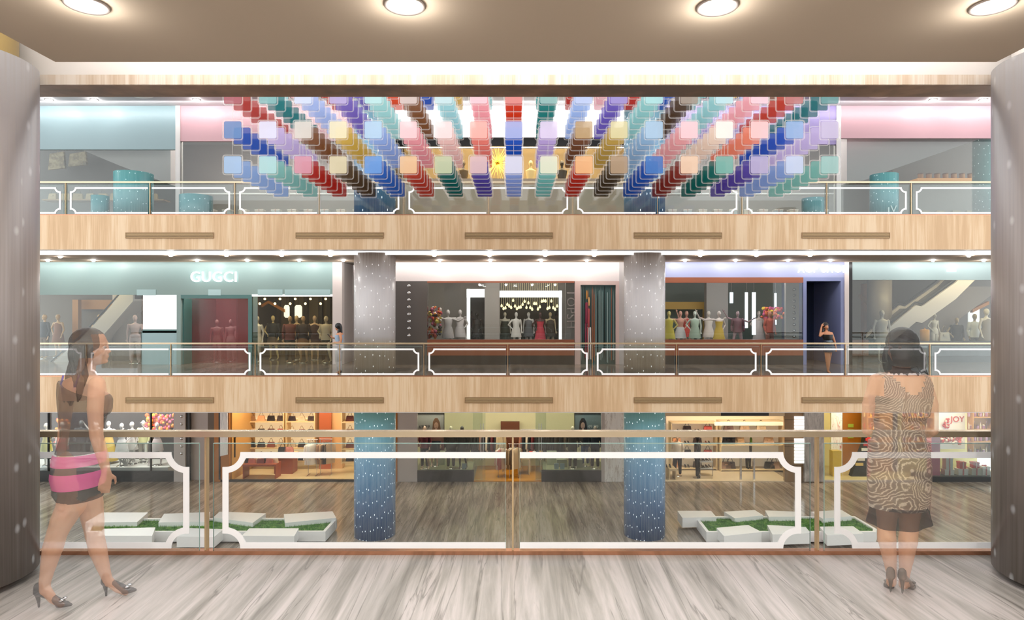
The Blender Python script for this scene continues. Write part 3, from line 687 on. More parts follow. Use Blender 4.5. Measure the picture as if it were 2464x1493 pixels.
# --- woman seen from behind at the railing, right
YV = 4.3
def lace():
    m, nt, b, o = newmat('veiled rose lace')
    a = mapping(nt, (5.4, .01, 5.4)); n = node(nt, 'ShaderNodeTexNoise'); n.inputs['Scale'].default_value = 4.5; n.inputs['Detail'].default_value = 3; nt.links.new(a.outputs[0], n.inputs[0])
    mx = node(nt, 'ShaderNodeMix', data_type='RGBA'); mx.inputs[0].default_value = .13; nt.links.new(a.outputs[0], mx.inputs[6]); nt.links.new(n.outputs['Color'], mx.inputs[7])
    v = node(nt, 'ShaderNodeTexVoronoi'); v.inputs['Scale'].default_value = 1; nt.links.new(mx.outputs[2], v.inputs[0])
    mu = node(nt, 'ShaderNodeMath', operation='MULTIPLY'); mu.inputs[1].default_value = 112; sn = node(nt, 'ShaderNodeMath', operation='SINE'); nt.links.new(v.outputs[0], mu.inputs[0]); nt.links.new(mu.outputs[0], sn.inputs[0])
    r = ramp(nt, [(.0, '7c7065'), (.66, '887c71'), (.86, 'b6a997'), (1, 'c9bdab')]); mr = node(nt, 'ShaderNodeMapRange'); mr.inputs[1].default_value = -1; nt.links.new(sn.outputs[0], mr.inputs[0]); nt.links.new(mr.outputs[0], r.inputs[0])
    nt.links.new(r.outputs[0], b.inputs[0]); b.inputs['Roughness'].default_value = .7
    return see_through(m, .68)
def person_right():
    t = empty('person', 'translucent woman in rose lace dress leaning on the railing, seen from behind', 'person', (PX(2168, YV), YV, 0))
    org = t.location.copy(); k = YV/F
    def W(px, py, d=0.0): return P(px, py, YV+d)-org
    def sec(py, xa, xb, ry, d=0.0): c = W((xa+xb)/2, py, d); return (c.x, c.y, c.z, (xb-xa)/2*k, ry, 0)
    hc = W(2168, 836, .03); fw = Vector((.06, 1, -.08))
    b = MB(); head_lumps(b, hc, fw, (0, 0, 1), 1.02)
    b.capsule(W(2169, 862, .01), .052, W(2169, 900, -.01), .06)
    tor = [sec(893, 2140, 2198, .06), sec(905, 2112, 2224, .085), sec(925, 2104, 2234, .105), sec(955, 2104, 2230, .12), sec(990, 2108, 2222, .12), sec(1035, 2113, 2214, .105), sec(1075, 2104, 2222, .13), sec(1115, 2097, 2229, .15), sec(1150, 2097, 2229, .15), sec(1200, 2100, 2226, .14), sec(1222, 2110, 2216, .11)]
    b.loft(tor)
    for sgn, sx, ex, wx in ((-1, 2110, 2092, 2122), (1, 2222, 2240, 2206)):
        b.capsule(W(sx, 918), .052, W(ex, 975, .0), .047); b.capsule(W(ex, 975, .0), .047, W(ex+3*sgn, 1036, .05), .04)
        b.capsule(W(ex+3*sgn, 1036, .05), .04, W(ex-8*sgn, 1044, .3), .036); b.capsule(W(ex-8*sgn, 1044, .3), .036, W(wx, 1026, .58), .026)
        w_ = W(wx, 1024, .60); hand(b, w_, Vector((-.12*sgn, .95, .0)), (0, 0, -1), 1.0, .55, -sgn)
    def leg(pts):
        for (a, ra), (c, rc) in zip(pts[:-1], pts[1:]): b.capsule(W(*a), ra, W(*c), rc, 14)
    leg([((2137, 1190, 0), .085), ((2134, 1240, 0), .066), ((2133, 1275, 0), .056), ((2134, 1300, -.02), .058), ((2141, 1350, -.01), .042), ((2145, 1382, 0), .032), ((2145, 1402, 0), .031)])
    leg([((2190, 1190, .02), .085), ((2188, 1240, .02), .068), ((2187, 1275, .02), .058), ((2185, 1302, .0), .060), ((2180, 1352, .01), .043), ((2176, 1388, .02), .032), ((2174, 1408, .0), .031)])
    leg([((2145, 1400, 0), .03), ((2141, 1405, .09), .026), ((2138, 1408, .14), .02)]); leg([((2174, 1406, .0), .03), ((2186, 1405, .08), .026), ((2194, 1406, .12), .02)])
    cov = [(q[0], q[1], q[2], q[3]+.03, q[4]+.05, 0) for q in tor[3:]]
    blob('body', b, [G_SKIN, G_SKC], t, .0075, 4, .6, lambda p: 1 if (inside([cov], p) and abs(p[0]-cov[0][0]) < .21) or (p[2] > hc.z-.125 and p[1] < hc.y+.02) or p[2] > hc.z+.06 else 0)
    # dress: V back, sleeveless
    rows = [tuple(tor[i]) for i in range(len(tor))]; vs = []; fs = []; seg = 48; g = .014
    ys = [896+6*i for i in range(0, 55)]
    def at(py):
        z = W(0, py).z
        for a_, b_ in zip(rows[:-1], rows[1:]):
            if b_[2] <= z <= a_[2]:
                q = (z-a_[2])/(b_[2]-a_[2]); return [a_[j]+(b_[j]-a_[j])*q for j in range(5)]
        return list(rows[0][:5]) if z > rows[0][2] else list(rows[-1][:5])
    for py in ys:
        q = at(py); z = W(0, py).z
        if py > 1060: q[3] = max(q[3], .178); q[4] = max(q[4], .13)
        if py < 1000: q[3] += .012; q[4] += .016
        for i in range(seg):
            a = 2*PI*i/seg; vs.append((q[0]+(q[3]+g)*math.cos(a), q[1]+(q[4]+g)*math.sin(a), z))
    for r_ in range(len(ys)-1):
        for i in range(seg):
            a = 2*PI*(i+.5)/seg; py = ys[r_]+3; q = at(py); x = abs(math.cos(a))*(q[3]+g)/k
            open_v = x < (952-py)*.80 and (py < 952)
            arm = (py < 948 and abs(x) > 57-(948-py)*.12 and abs(math.sin(a)) < .9)
            if py < 904 and x > 48: arm = True
            if not open_v and not arm: fs.append((r_*seg+i, r_*seg+(i+1) % seg, (r_+1)*seg+(i+1) % seg, (r_+1)*seg+i)[::-1])
    MB().add(vs, fs, 0, True).build('dress', lace(), t)
    sc2 = []
    for py, xa, xb, ry in ((1212, 2101, 2226, .155), (1235, 2097, 2229, .16), (1254, 2093, 2232, .165)):
        c = W((xa+xb)/2, py); sc2.append((c.x, c.y, c.z, (xb-xa)/2*k, ry))
    m = MB(); seg = 48; vs = []
    for j, q in enumerate(sc2):
        for i in range(seg):
            a = 2*PI*i/seg; wob = 1+.03*j*math.sin(7*a); vs.append((q[0]+q[3]*wob*math.cos(a), q[1]+q[4]*wob*math.sin(a), q[2]-.012*j*math.sin(a*1.0+4)))
    m.add(vs, [(r_*seg+i, (r_+1)*seg+i, (r_+1)*seg+(i+1) % seg, r_*seg+(i+1) % seg)[::1] for r_ in range(2) for i in range(seg)], 0, True).build('skirt_hem', G_SHORT, t)
    # hair, chin-length, flicked ends
    h = MB(); h.ell(hc+Vector((0, -.015, .03)), (.100, .108, .108)); h.ell(hc+Vector((0, -.035, -.045)), (.118, .085, .105))
    for i in range(26):
        a = PI*1.02+PI*.96*i/25 if i < 26 else 0; dx, dy = math.cos(a), math.sin(a)
        p0 = hc+Vector((.09*dx, .085*dy-.01, .0)); p1 = hc+Vector((.118*dx, .095*dy-.02, -.08)); p2 = hc+Vector(((.112+R.uniform(-.01, .02))*dx, .09*dy-.02, -.13-R.uniform(0, .02)))
        p3 = hc+Vector(((.10+R.uniform(0, .045))*dx+R.uniform(-.015, .015), .1*dy-.03, -.155-R.uniform(0, .03))); h.tube([p0, p1, p2, p3], [.03, .026, .016, .004], 8)
    blob('hair', h, ghost('veiled black hair', '1b1c20', .74, .4), t, .007, 2)
    eyes(hc, fw, (0, 0, 1), t, 1.02, G_WH, G_IR)
    gs = ghost('veiled grey shoe leather', '6a6864', .75, .2)
    pump('shoe', t, W(2143, 1427, -.045), W(2137, 1413, .17), gs, .095, 1.0, .006, gs); pump('shoe', t, W(2171, 1430, -.06), W(2200, 1413, .145), gs, .095, 1.0, .006, gs)
person_right()

# --- people on the middle gallery
S_SKIN = mat('light brown skin', 'c98a66', .5); S_HAIR = mat('black hair', '0e0e12', .35); S_HAIR2 = mat('dark brown hair', '1f1512', .35)  # one even skin colour for both women
def person_phone():
    Y = 18.62; t = empty('person', 'black haired woman in a pale blue top looking at her phone by the railing', 'person', (PX(815, Y), Y, 0)); org = t.location.copy()
    def W(px, py, d=0.0): return Vector((PX(px, Y), Y+d, PZ(py, Y)))-org
    b = MB(); hc = W(813, 787); fw = Vector((-1, -.05, -.35)); head_lumps(b, hc, fw, (0, 0, 1), .88)
    b.capsule(W(815.5, 792), .045, W(817.5, 803), .045)
    tor = [(W(818, 801).x, 0, W(0, 801).z, .07, .13), (W(817.5, 806).x, 0, W(0, 806).z, .10, .165), (W(816, 814).x, 0, W(0, 814).z, .11, .15), (W(817, 823).x, 0, W(0, 823).z, .09, .125), (W(817, 830).x, 0, W(0, 830).z, .10, .14), (W(817.5, 840).x, 0, W(0, 840).z, .12, .16), (W(818, 846).x, 0, W(0, 846).z, .11, .15)]
    b.loft(tor); b.capsule(W(811.5, 811, -.06), .05, W(811.5, 812, .06), .05)
    b.capsule(W(822, 803.5, -.15), .045, W(825, 815, -.19), .04); b.capsule(W(825, 815, -.19), .04, W(824, 824, -.2), .034); b.capsule(W(824, 824, -.2), .034, W(809, 824.5, -.2), .026)
    hand(b, W(808, 824.5, -.2), (-1, 0, 0), (0, 0, -1), .85, .4, 1)
    b.capsule(W(815, 804, .15), .042, W(811, 818, .17), .036); b.capsule(W(811, 818, .17), .036, W(800.5, 814, .05), .025); hand(b, W(799.5, 813.5, .04), (-.85, -.1, .5), (.4, -.2, .9), .85, .9, 1)
    for d in (-.08, .08):
        b.capsule(W(816.5, 842, d), .085, W(815, 868, d), .06); b.capsule(W(815, 868, d), .06, W(817, 895, d), .035); b.capsule(W(817, 896, d), .033, W(810, 899, d), .022)
    cloth = [(a[0], a[1], a[2], a[3]+.012, a[4]+.012) for a in tor]
    blob('body', b, S_SKIN, t, .011, 3)
    MB().loft(cloth[1:5], 24).capsule(W(811.5, 811, -.06), .057, W(811.5, 812, .06), .057).build('top', mat('pale blue top', '9fb6cc', .6), t)
    m = MB().loft(cloth[4:], 24)
    for d in (-.08, .08): m.capsule(W(816.5, 843, d), .10, W(815, 868, d), .075); m.capsule(W(815, 868, d), .075, W(817, 890, d), .05)
    m.build('trousers', mat('white trousers', 'd9d2d2', .6), t)
    h = MB(); h.ell(hc+Vector((.015, 0, .022)), (.10, .088, .095)); h.capsule(hc+Vector((.06, 0, -.02)), .07, W(820, 802), .05); h.capsule(W(818, 792), .06, W(814, 806, -.06), .035); h.capsule(W(818, 792), .06, W(814, 806, .08), .03)
    blob('hair', h, S_HAIR, t, .012, 2); eyes(hc, fw, (0, 0, 1), t, .88, M_WHITE, M_BLACK)
    for d in (-.08, .08): pump('shoe', t, W(819.5, 901, d)*1.0+Vector((0, 0, -.0)), W(809, 901, d), M_BLACK, .05, .85, .009)
    for c_ in t.children:
        if c_.name.startswith('shoe'): pass
    ph = MB().box(-.004, .004, -.035, .035, -.07, .07); o = ph.build('phone', M_BLACK); o.location = W(792.6, 809, .0)+org; o.rotation_euler = (0, -.75, 0)
    tag(o, 'black phone held up by the woman in the pale blue top', 'phone')
person_phone()
def person_pose():
    Y = 18.75; t = empty('person', 'woman in black strapless top and navy skirt, hand in her hair', 'person', (PX(1992, Y), Y, 0)); org = t.location.copy()
    def W(px, py, d=0.0): return Vector((PX(px, Y), Y+d, PZ(py, Y)))-org
    b = MB(); hc = W(1985.5, 785, -.02); fw = Vector((.12, -1, .3)); head_lumps(b, hc, fw, (-.22, 0, 1), .88)
    b.capsule(W(1987, 791), .042, W(1989, 801), .045)
    def q(px, py, rx, ry): c = W(px, py); return (c.x, c.y, c.z, rx, ry)
    tor = [q(1989.5, 798, .08, .06), q(1990.5, 803, .15, .09), q(1991.5, 810, .14, .1), q(1992, 819, .105, .09), q(1993, 830, .13, .11), q(1994.5, 840, .15, .12), q(1995, 848, .14, .11)]
    b.loft(tor)
    b.capsule(W(1979.5, 802), .042, W(1970, 808, -.08), .036); b.capsule(W(1970, 808, -.08), .036, W(1974.5, 788, -.05), .025); hand(b, W(1975, 787, -.04), (.35, .1, .9), (.7, .3, -.2), .85, .6, -1)
    b.capsule(W(2001, 803), .042, W(2007, 821, -.02), .034); b.capsule(W(2007, 821, -.02), .034, W(2010, 836, -.02), .026); hand(b, W(2010.2, 836.5, -.02), (.12, 0, -1), (-.7, -.5, 0), .85, .35, -1)
    for x, d in ((1989.5, -.02), (1998.5, .06)):
        xk = x+(.8 if x < 1992 else -2.5); xa = 1992 if x < 1992 else 1995
        b.capsule(W(x, 845, d), .082, W(xk, 868, d), .056); b.capsule(W(xk, 868, d), .056, W(xa, 893, d), .032); b.capsule(W(xa, 894, d), .03, W(xa-.5, 897, d-.13), .022)
    blob('body', b, S_SKIN, t, .011, 3); g = .014
    MB().loft([(a[0], a[1], a[2], a[3]+g, a[4]+g) for a in (q(1991.5, 805.5, .14, .095), tor[2], tor[3])], 24).build('top', M_BLACK, t)
    MB().loft([(a[0], a[1], a[2], a[3]+g, a[4]+g) for a in (tor[3], tor[4], tor[5], q(1994, 848, .135, .12))], 28).build('skirt', mat('navy skirt', '14213c', .5), t)
    bb = MB(); c0 = W(1993, 820)
    bb.tube([(c0.x-.105, c0.y, c0.z), (c0.x-.07, c0.y-.09, c0.z-.01), (c0.x, c0.y-.115, c0.z-.02), (c0.x+.07, c0.y-.09, c0.z-.01), (c0.x+.105, c0.y, c0.z)], [.02, .035, .045, .035, .02], 10, 0, .35).build('belt_bag', mat('grey beaded pouch', '5b6670', .3, .4), t)
    h = MB(); h.ell(hc+Vector((0, .02, .03)), (.088, .098, .09))
    for dx, ex in ((-.075, -.10), (-.06, -.06), (.07, .11), (.06, .08), (.0, .03)): h.tube([hc+Vector((dx*.8, .03, .02)), hc+Vector((dx, .03, -.1)), hc+Vector((ex, .02 if dx else .07, -.22)), hc+Vector((ex*1.2, -.01 if dx else .07, -.32))], [.04, .04, .032, .01], 8)
    blob('hair', h, S_HAIR2, t, .012, 2); eyes(hc, fw, (-.22, 0, 1), t, .88, M_WHITE, M_BLACK)
    for xa, d in ((1992, -.02), (1995, .06)): pump('shoe', t, W(xa, 900, d+.04), W(xa-.5, 901.5, d-.16), M_BLACK, .05, .85, .009)
person_pose()

# ---------------------------------------------------------------- shop mannequins
MANQ = {}
def mannequin_mesh(pose):
    """1.8 m dummy standing at z=0, facing -Y"""
    b = MB(); c = lambda *a: b.capsule(*a)
    b.ell((0, -.01, 1.66), (.078, .095, .115)); b.ell((0, -.05, 1.60), (.05, .05, .055)); b.ell((0, -.105, 1.64), (.012, .02, .022)); c((0, 0, 1.56), .045, (0, 0, 1.45), .05)
    b.loft([(0, 0, 1.46, .09, .06), (0, 0, 1.41, .18, .09), (0, -.01, 1.30, .155, .105), (0, 0, 1.12, .11, .085), (0, 0, 1.0, .15, .11), (0, 0, .90, .165, .12), (0, 0, .82, .13, .10)])
    A = {'stand': (((-.20, 1.40, 0), (-.25, 1.13, .03), (-.24, .88, -.06)), ((.20, 1.40, 0), (.25, 1.13, .03), (.26, .88, -.04))),
         'hip': (((-.20, 1.40, 0), (-.36, 1.18, .02), (-.19, 1.0, -.06)), ((.20, 1.40, 0), (.25, 1.13, .03), (.24, .88, -.08))),
         'dance': (((-.20, 1.40, 0), (-.42, 1.48, -.03), (-.55, 1.72, -.1)), ((.20, 1.40, 0), (.42, 1.30, -.03), (.62, 1.42, -.1))),
         'reach': (((-.20, 1.40, 0), (-.46, 1.42, 0), (-.70, 1.40, -.05)), ((.20, 1.40, 0), (.34, 1.18, .05), (.16, 1.0, -.05)))}[pose]
    for s_, e_, w_ in A:
        s_, e_, w_ = (Vector((p[0], p[2], p[1])) for p in (s_, e_, w_)); c(s_, .05, e_, .038); c(e_, .038, w_, .024); d = (w_-e_).normalized(); hand(b, w_, d, (0, -1, .01), 1.0, .3, 1 if w_.x < 0 else -1)
    Lg = {'stand': (((-.09, 0), (-.10, 0), (-.10, 0)), ((.09, 0), (.11, -.03), (.13, 0))), 'hip': (((-.09, 0), (-.10, 0), (-.09, 0)), ((.09, 0), (.16, -.08), (.22, -.03))),
          'dance': (((-.09, 0), (-.18, -.06), (-.32, .05)), ((.09, 0), (.16, 0), (.14, 0))), 'reach': (((-.09, 0), (-.08, 0), (-.05, 0)), ((.09, 0), (.26, -.05), (.42, .08)))}[pose]
    for h_, k_, a_ in Lg:
        hp, kn, an = Vector((h_[0], h_[1], .88)), Vector((k_[0], k_[1], .48)), Vector((a_[0], a_[1], .09)); c(hp, .088, kn, .058); c(kn, .058, an, .034); c(an, .034, an+Vector((0, -.14, -.06)), .024)
    return b
CLO = {}
def cloth_mesh(kind):
    g = .022; b = MB()
    if kind == 'gown': b.loft([(0, -.01, 1.34, .155+g, .105+g), (0, 0, 1.12, .115+g, .09+g), (0, 0, .95, .19, .15), (0, 0, .5, .27, .24), (0, 0, .12, .36, .33)], 20)
    elif kind == 'dress': b.loft([(0, 0, 1.42, .14, .085), (0, -.01, 1.32, .16+g, .105+g), (0, 0, 1.12, .12+g, .09+g), (0, 0, .95, .18+g, .13+g), (0, 0, .62, .26, .2)], 20)
    elif kind == 'jacket':
        b.loft([(0, 0, 1.47, .09, .07), (0, 0, 1.42, .19+g, .1+g), (0, -.01, 1.3, .175+g, .12+g), (0, 0, 1.1, .15+g, .11+g), (0, 0, .86, .19+g, .14+g)], 20)
        for s in (-1, 1): b.capsule((s*.20, 0, 1.40), .065, (s*.25, .03, 1.13), .052); b.capsule((s*.25, .03, 1.13), .052, (s*.245, -.04, .93), .042)
    elif kind == 'trousers':
        b.loft([(0, 0, 1.05, .14+g, .1+g), (0, 0, .9, .17+g, .125+g), (0, 0, .8, .16+g, .11+g)], 20)
        for s in (-1, 1): b.capsule((s*.09, 0, .85), .11, (s*.105, -.01, .48), .08); b.capsule((s*.105, -.01, .48), .08, (s*.115, 0, .14), .06)
    elif kind == 'skirt': b.loft([(0, 0, 1.08, .12+g, .09+g), (0, 0, .9, .18+g, .14+g), (0, 0, .6, .25, .22)], 20)
    return b
def mannequin(label, x, y, z, pose, col, clothes=(), h=1.8, rotz=0.0, group=None, stand=True):
    t = empty('mannequin', label, 'mannequin', (x, y, z), group, rotz); s = h/1.8; t.scale = (s, s, s)
    if pose not in MANQ:
        o = blob('figure', mannequin_mesh(pose), M_WHITE, None, .017, 3); MANQ[pose] = o.data; bpy.data.objects.remove(o)
    o = bpy.data.objects.new('figure', MANQ[pose]); C.objects.link(o); o.parent = t; o.material_slots[0].link = 'OBJECT'; o.material_slots[0].material = mat('mannequin '+col, col, .3)
    for kd, cc in clothes:
        if kd not in CLO: me = cloth_mesh(kd).mesh(kd); me.materials.append(M_WHITE); CLO[kd] = me
        q = bpy.data.objects.new(kd, CLO[kd]); C.objects.link(q); q.parent = t; q.material_slots[0].link = 'OBJECT'; q.material_slots[0].material = mat('cloth '+cc, cc, .65)
    if stand:
        if 'stand' not in CLO: me = MB().lathe([(.19, 0), (.19, .012), (.02, .02)], seg=20).mesh('base_disc'); me.materials.append(M_CHROME); CLO['stand'] = me
        q = bpy.data.objects.new('base_disc', CLO['stand']); C.objects.link(q); q.parent = t
    return t
# ---------------------------------------------------------------- small goods
GOODS = {}
def goods(kind, m, scale=1.0):
    """shared meshes of small shop things, origin at the base, front towards -Y"""
    if kind in GOODS: return GOODS[kind]
    out = []
    if kind == 'bag':
        b = MB(); b.add([(-.17, -.06, 0), (.17, -.06, 0), (.17, .06, 0), (-.17, .06, 0), (-.14, -.035, .22), (.14, -.035, .22), (.14, .035, .22), (-.14, .035, .22)], [(3, 2, 1, 0), (4, 5, 6, 7), (0, 1, 5, 4), (1, 2, 6, 5), (2, 3, 7, 6), (3, 0, 4, 7)])
        b.box(-.05, .05, -.066, -.045, .12, .17); out.append(('bag_body', b))
        h = MB(); h.tube([(-.09+.18*(i/10), 0, .21+.17*math.sin(PI*i/10)) for i in range(11)], .009, 6); out.append(('handle', h))
    elif kind == 'garment':
        b = MB().loft([(0, 0, 1.0, .05, .04), (0, 0, .97, .12, .05), (0, 0, .92, .21, .055), (0, 0, .8, .2, .06), (0, 0, .25, .22, .075), (0, 0, .2, .22, .07)], 14)
        for s in (-1, 1): b.capsule((s*.19, 0, .9), .05, (s*.23, -.01, .42), .045, 8)
        out.append(('cloth', b)); h = MB().tube([(-.16, 0, .955), (0, 0, 1.03), (.16, 0, .955)], .008, 6).tube([(0, 0, 1.03), (0, 0, 1.08), (.03, 0, 1.1), (.03, 0, 1.13), (0, 0, 1.14)], .005, 6); out.append(('hanger', h))
    elif kind == 'giftbox':
        b = MB().box(-.15, .15, -.12, .12, 0, .18); out.append(('box_body', b)); out.append(('lid', MB().box(-.16, .16, -.13, .13, .18, .225)))
        out.append(('ribbon', MB().box(-.018, .018, -.133, .133, 0, .23).ell((-.05, 0, .245), (.05, .03, .02)).ell((.05, 0, .245), (.05, .03, .02))))
    elif kind == 'bottle':
        out.append(('bottle_body', MB().lathe([(.04, 0), (.042, .01), (.042, .17), (.016, .22), (.016, .29)], seg=12))); out.append(('cap', MB().lathe([(.019, .27), (.019, .31)], seg=10)))
    elif kind == 'boot':
        b = MB().capsule((0, 0, .42), .055, (0, .0, .1), .038).capsule((0, 0, .08), .036, (0, -.14, .035), .026).capsule((0, .015, .07), .022, (0, .02, .01), .012); out.append(('boot_body', b)); out.append(('zip', MB().box(-.001, .006, .03, .06, .12, .44)))
    elif kind == 'shoe_pair':
        for s in (-1, 1): out.append(('shoe', MB().capsule((s*.06, .08, .07), .028, (s*.06, -.02, .04), .024, 8).capsule((s*.06, -.02, .04), .028, (s*.06, -.1, .025), .018, 8).capsule((s*.06, .09, .06), .014, (s*.06, .095, .01), .007, 8)))
    elif kind == 'tin':
        out.append(('tin_body', MB().lathe([(.07, 0), (.075, .01), (.075, .14)], seg=14))); out.append(('lid', MB().lathe([(.078, .14), (.078, .17), (.02, .18)], seg=14)))
    r = []
    for nm, b in out:
        me = b.mesh(nm); me.materials.append(m); me.polygons.foreach_set('use_smooth', b.sm); r.append((nm, me))
    GOODS[kind] = r; return r
def put(kind, label, cat, loc, cols, s=1.0, rotz=0.0, group=None, name=None):
    t = empty(name or {'bag': 'handbag', 'garment': 'garment', 'giftbox': 'gift_box', 'bottle': 'bottle', 'boot': 'boot', 'shoe_pair': 'pair_of_shoes', 'tin': 'tin'}[kind], label, cat, loc, group, rotz)
    t.scale = (s, s, s) if not isinstance(s, tuple) else s
    for i, (nm, me) in enumerate(goods(kind, M_WHITE)):
        o = bpy.data.objects.new(nm, me); C.objects.link(o); o.parent = t; c = cols[min(i, len(cols)-1)]
        o.material_slots[0].link = 'OBJECT'; o.material_slots[0].material = c if not isinstance(c, str) else mat('goods '+c, c, .4)
    return t
_w = [0]
def window(p0, p1, q0, q1, Y, m=None, label=None):
    _w[0] += 1; return prect('window_%d' % _w[0], p0, p1, q0, q1, Y, .02, m or M_SHOPG, label)
def mullion(px, q0, q1, Y, m, wpx=2.5): return prect('trim_7', px-wpx/2, px+wpx/2, q0, q1, Y-.03, .08, m)
def fill_panel(x0, x1, y0, y1, z, m, label='added fill light panel'):
    return sbox('trim_8', x0, x1, y0, y1, z, z+.04, m)  # glowing panel added to brighten a shop interior
def shelf(label, x0, x1, y0, y1, z0, z1, levels, mb_, ms, lit=None):
    """back board, sides and boards; returns heights of the boards"""
    t = empty('shelf_unit', label, 'shelf', ((x0+x1)/2, (y0+y1)/2, z0)); w_, d_ = (x1-x0)/2, (y1-y0)/2; H = z1-z0
    MB().box(-w_, w_, d_-.03, d_, 0, H).build('back_panel', lit or mb_, t)
    for s in (-1, 1): MB().box(s*w_-.02, s*w_+.02, -d_, d_, 0, H).build('side_panel', ms, t)
    hs = []
    for k in range(levels):
        z = H*k/levels+.04; MB().box(-w_+.02, w_-.02, -d_, d_-.03, z, z+.04).build('shelf_board', ms, t); hs.append(z0+z+.04)
    MB().box(-w_, w_, -d_, d_, H-.04, H).build('top_board', ms, t)
    return hs
def studs(px, q0, q1, n, Y, m, where):
    for i in range(n):
        o = MB().lathe([(.0001, .03), (.045, .022), (.06, 0)], seg=14).build('round_stud', m); o.rotation_euler = (PI/2, 0, 0)
        o.location = (PX(px, Y), Y, PZ(q0+(q1-q0)*i/(n-1), Y)); tag(o, 'round chrome stud on the %s, %s from the top' % (where, ORD[i]), 'stud', 'chrome studs')

# ---------------------------------------------------------------- shells behind the shopfronts
M_SHELL = mat('shop back wall', '8b8178', .6); M_SHELLD = mat('dark shop back wall', '3a322c', .6)
sbox('wall_back', XL, XR, 28.0, 28.2, ZL, 9, M_SHELL)
sbox('ceiling', XL, XR, YSH+.1, 28, 3.5, 3.55, mat('shop ceiling', '8f877f', .7))
sbox('ceiling', XL, XR, YSL+.05, 28, -1.5, -1.45, mat('low shop ceiling', 'cdbf9e', .7))
sbox('ceiling', XL, XR, YSL-.0, YSL+.05, -1.5, -.99, M_GREYL)

# ================================================================ middle gallery, left to right (front plane Y = 22)
Y0 = YSH; B0 = 878
# teal shop
sbox('wall_left', PX(60, Y0), PX(800, Y0), Y0, Y0+.12, PZ(710, Y0), 3.5, M_TEAL, 'teal shop header with neon letters')
prect('wall_left', 425, 435, 710, B0, Y0, .12, M_TEAL); prect('wall_left', 597, 606, 710, B0, Y0, .12, M_TEALD)
prect('wall_left', 435, 597, 710, 719, Y0, .12, M_TEALD)
t = empty('neon_sign', 'glowing white capital letters on the teal shop header', 'sign', P(516, 668, Y0))
text('lettering', 'GUGCI', .5, M_EMN, (0, -.05, 0), t, .02, spacing=1.05)
for px, pw in ((352, 46), (516, 30), (650, 60), (740, 110)):    # pale panels paint reflections onto the header
    prect('trim_9', px-pw/2, px+pw/2, 697, 711, Y0-.012, .012, mat('pale blue reflection', 'b3d3d6', .2))
window(98-40, 340, 710, B0, Y0+.04)
t = empty('light_box', 'large blank white light box panel beside the teal doorway', 'panel', P(383, 793, Y0+.1))
MB().box(PX(341, Y0)-t.location.x, PX(424, Y0)-t.location.x, -.03, .03, 0, PZ(710, Y0)-PZ(793, Y0)).build('screen', M_EMS, t)
MB().box(PX(340, Y0)-t.location.x, PX(425, Y0)-t.location.x, -.04, .04, -.12, -.002).build('frame', M_TEALD, t)
prect('wall_left', 340, 425, 797, B0, Y0+.06, .08, mat('pale blue low wall', 'a9c9cf', .25))
# doorway
sbox('wall_left', PX(435, Y0), PX(435, Y0)+.05, Y0+.12, 24.5, 0, PZ(719, Y0), M_TEALD)
M_MARG = see_through(mat('maroon tinted glass', 'a05055', .15), .48, False)
sbox('window_40', PX(458, 22.65), PX(598, 22.65), 22.65, 22.67, 0, 2.6, M_MARG, 'maroon tinted glass panel closing the teal doorway'); sbox('wall_left', PX(430, 24.5), PX(600, 24.5)+.3, 24.5, 24.6, 0, 2.6, mat('dusky maroon wall', '7a4a4c', .5))
fill_panel(PX(450, 23.6), PX(590, 23.6), 22.7, 22.95, 2.75, M_EMW)
sbox('wall_left', PX(606, Y0)-.06, PX(606, Y0), Y0+.12, 22.5, 0, 3.5, M_TEALD); sbox('wall_left', -9.92, -9.86, 22.9, 26.8, 0, 3.5, M_SHELLD)
for i, (px, s) in enumerate(((522, 1.0), (556, 1.0), (574, 1.0))):  # mannequins stand in for figures reflected in the maroon panel
    mannequin('mannequin standing in for a reflection in the maroon doorway, %s' % ('leftmost, bare arms' , 'middle one with pale trousers', 'right one in a long coat')[i], PX(px, (23.0, 23.5, 24.15)[i]), (23.0, 23.5, 24.15)[i], 0, ('stand', 'stand', 'stand')[i], 'c8a0a0', ((), (('trousers', 'd8c0c0'),), (('jacket', 'c09498'),))[i], 1.55, .3-.3*i, 'stand-ins for doorway reflections')
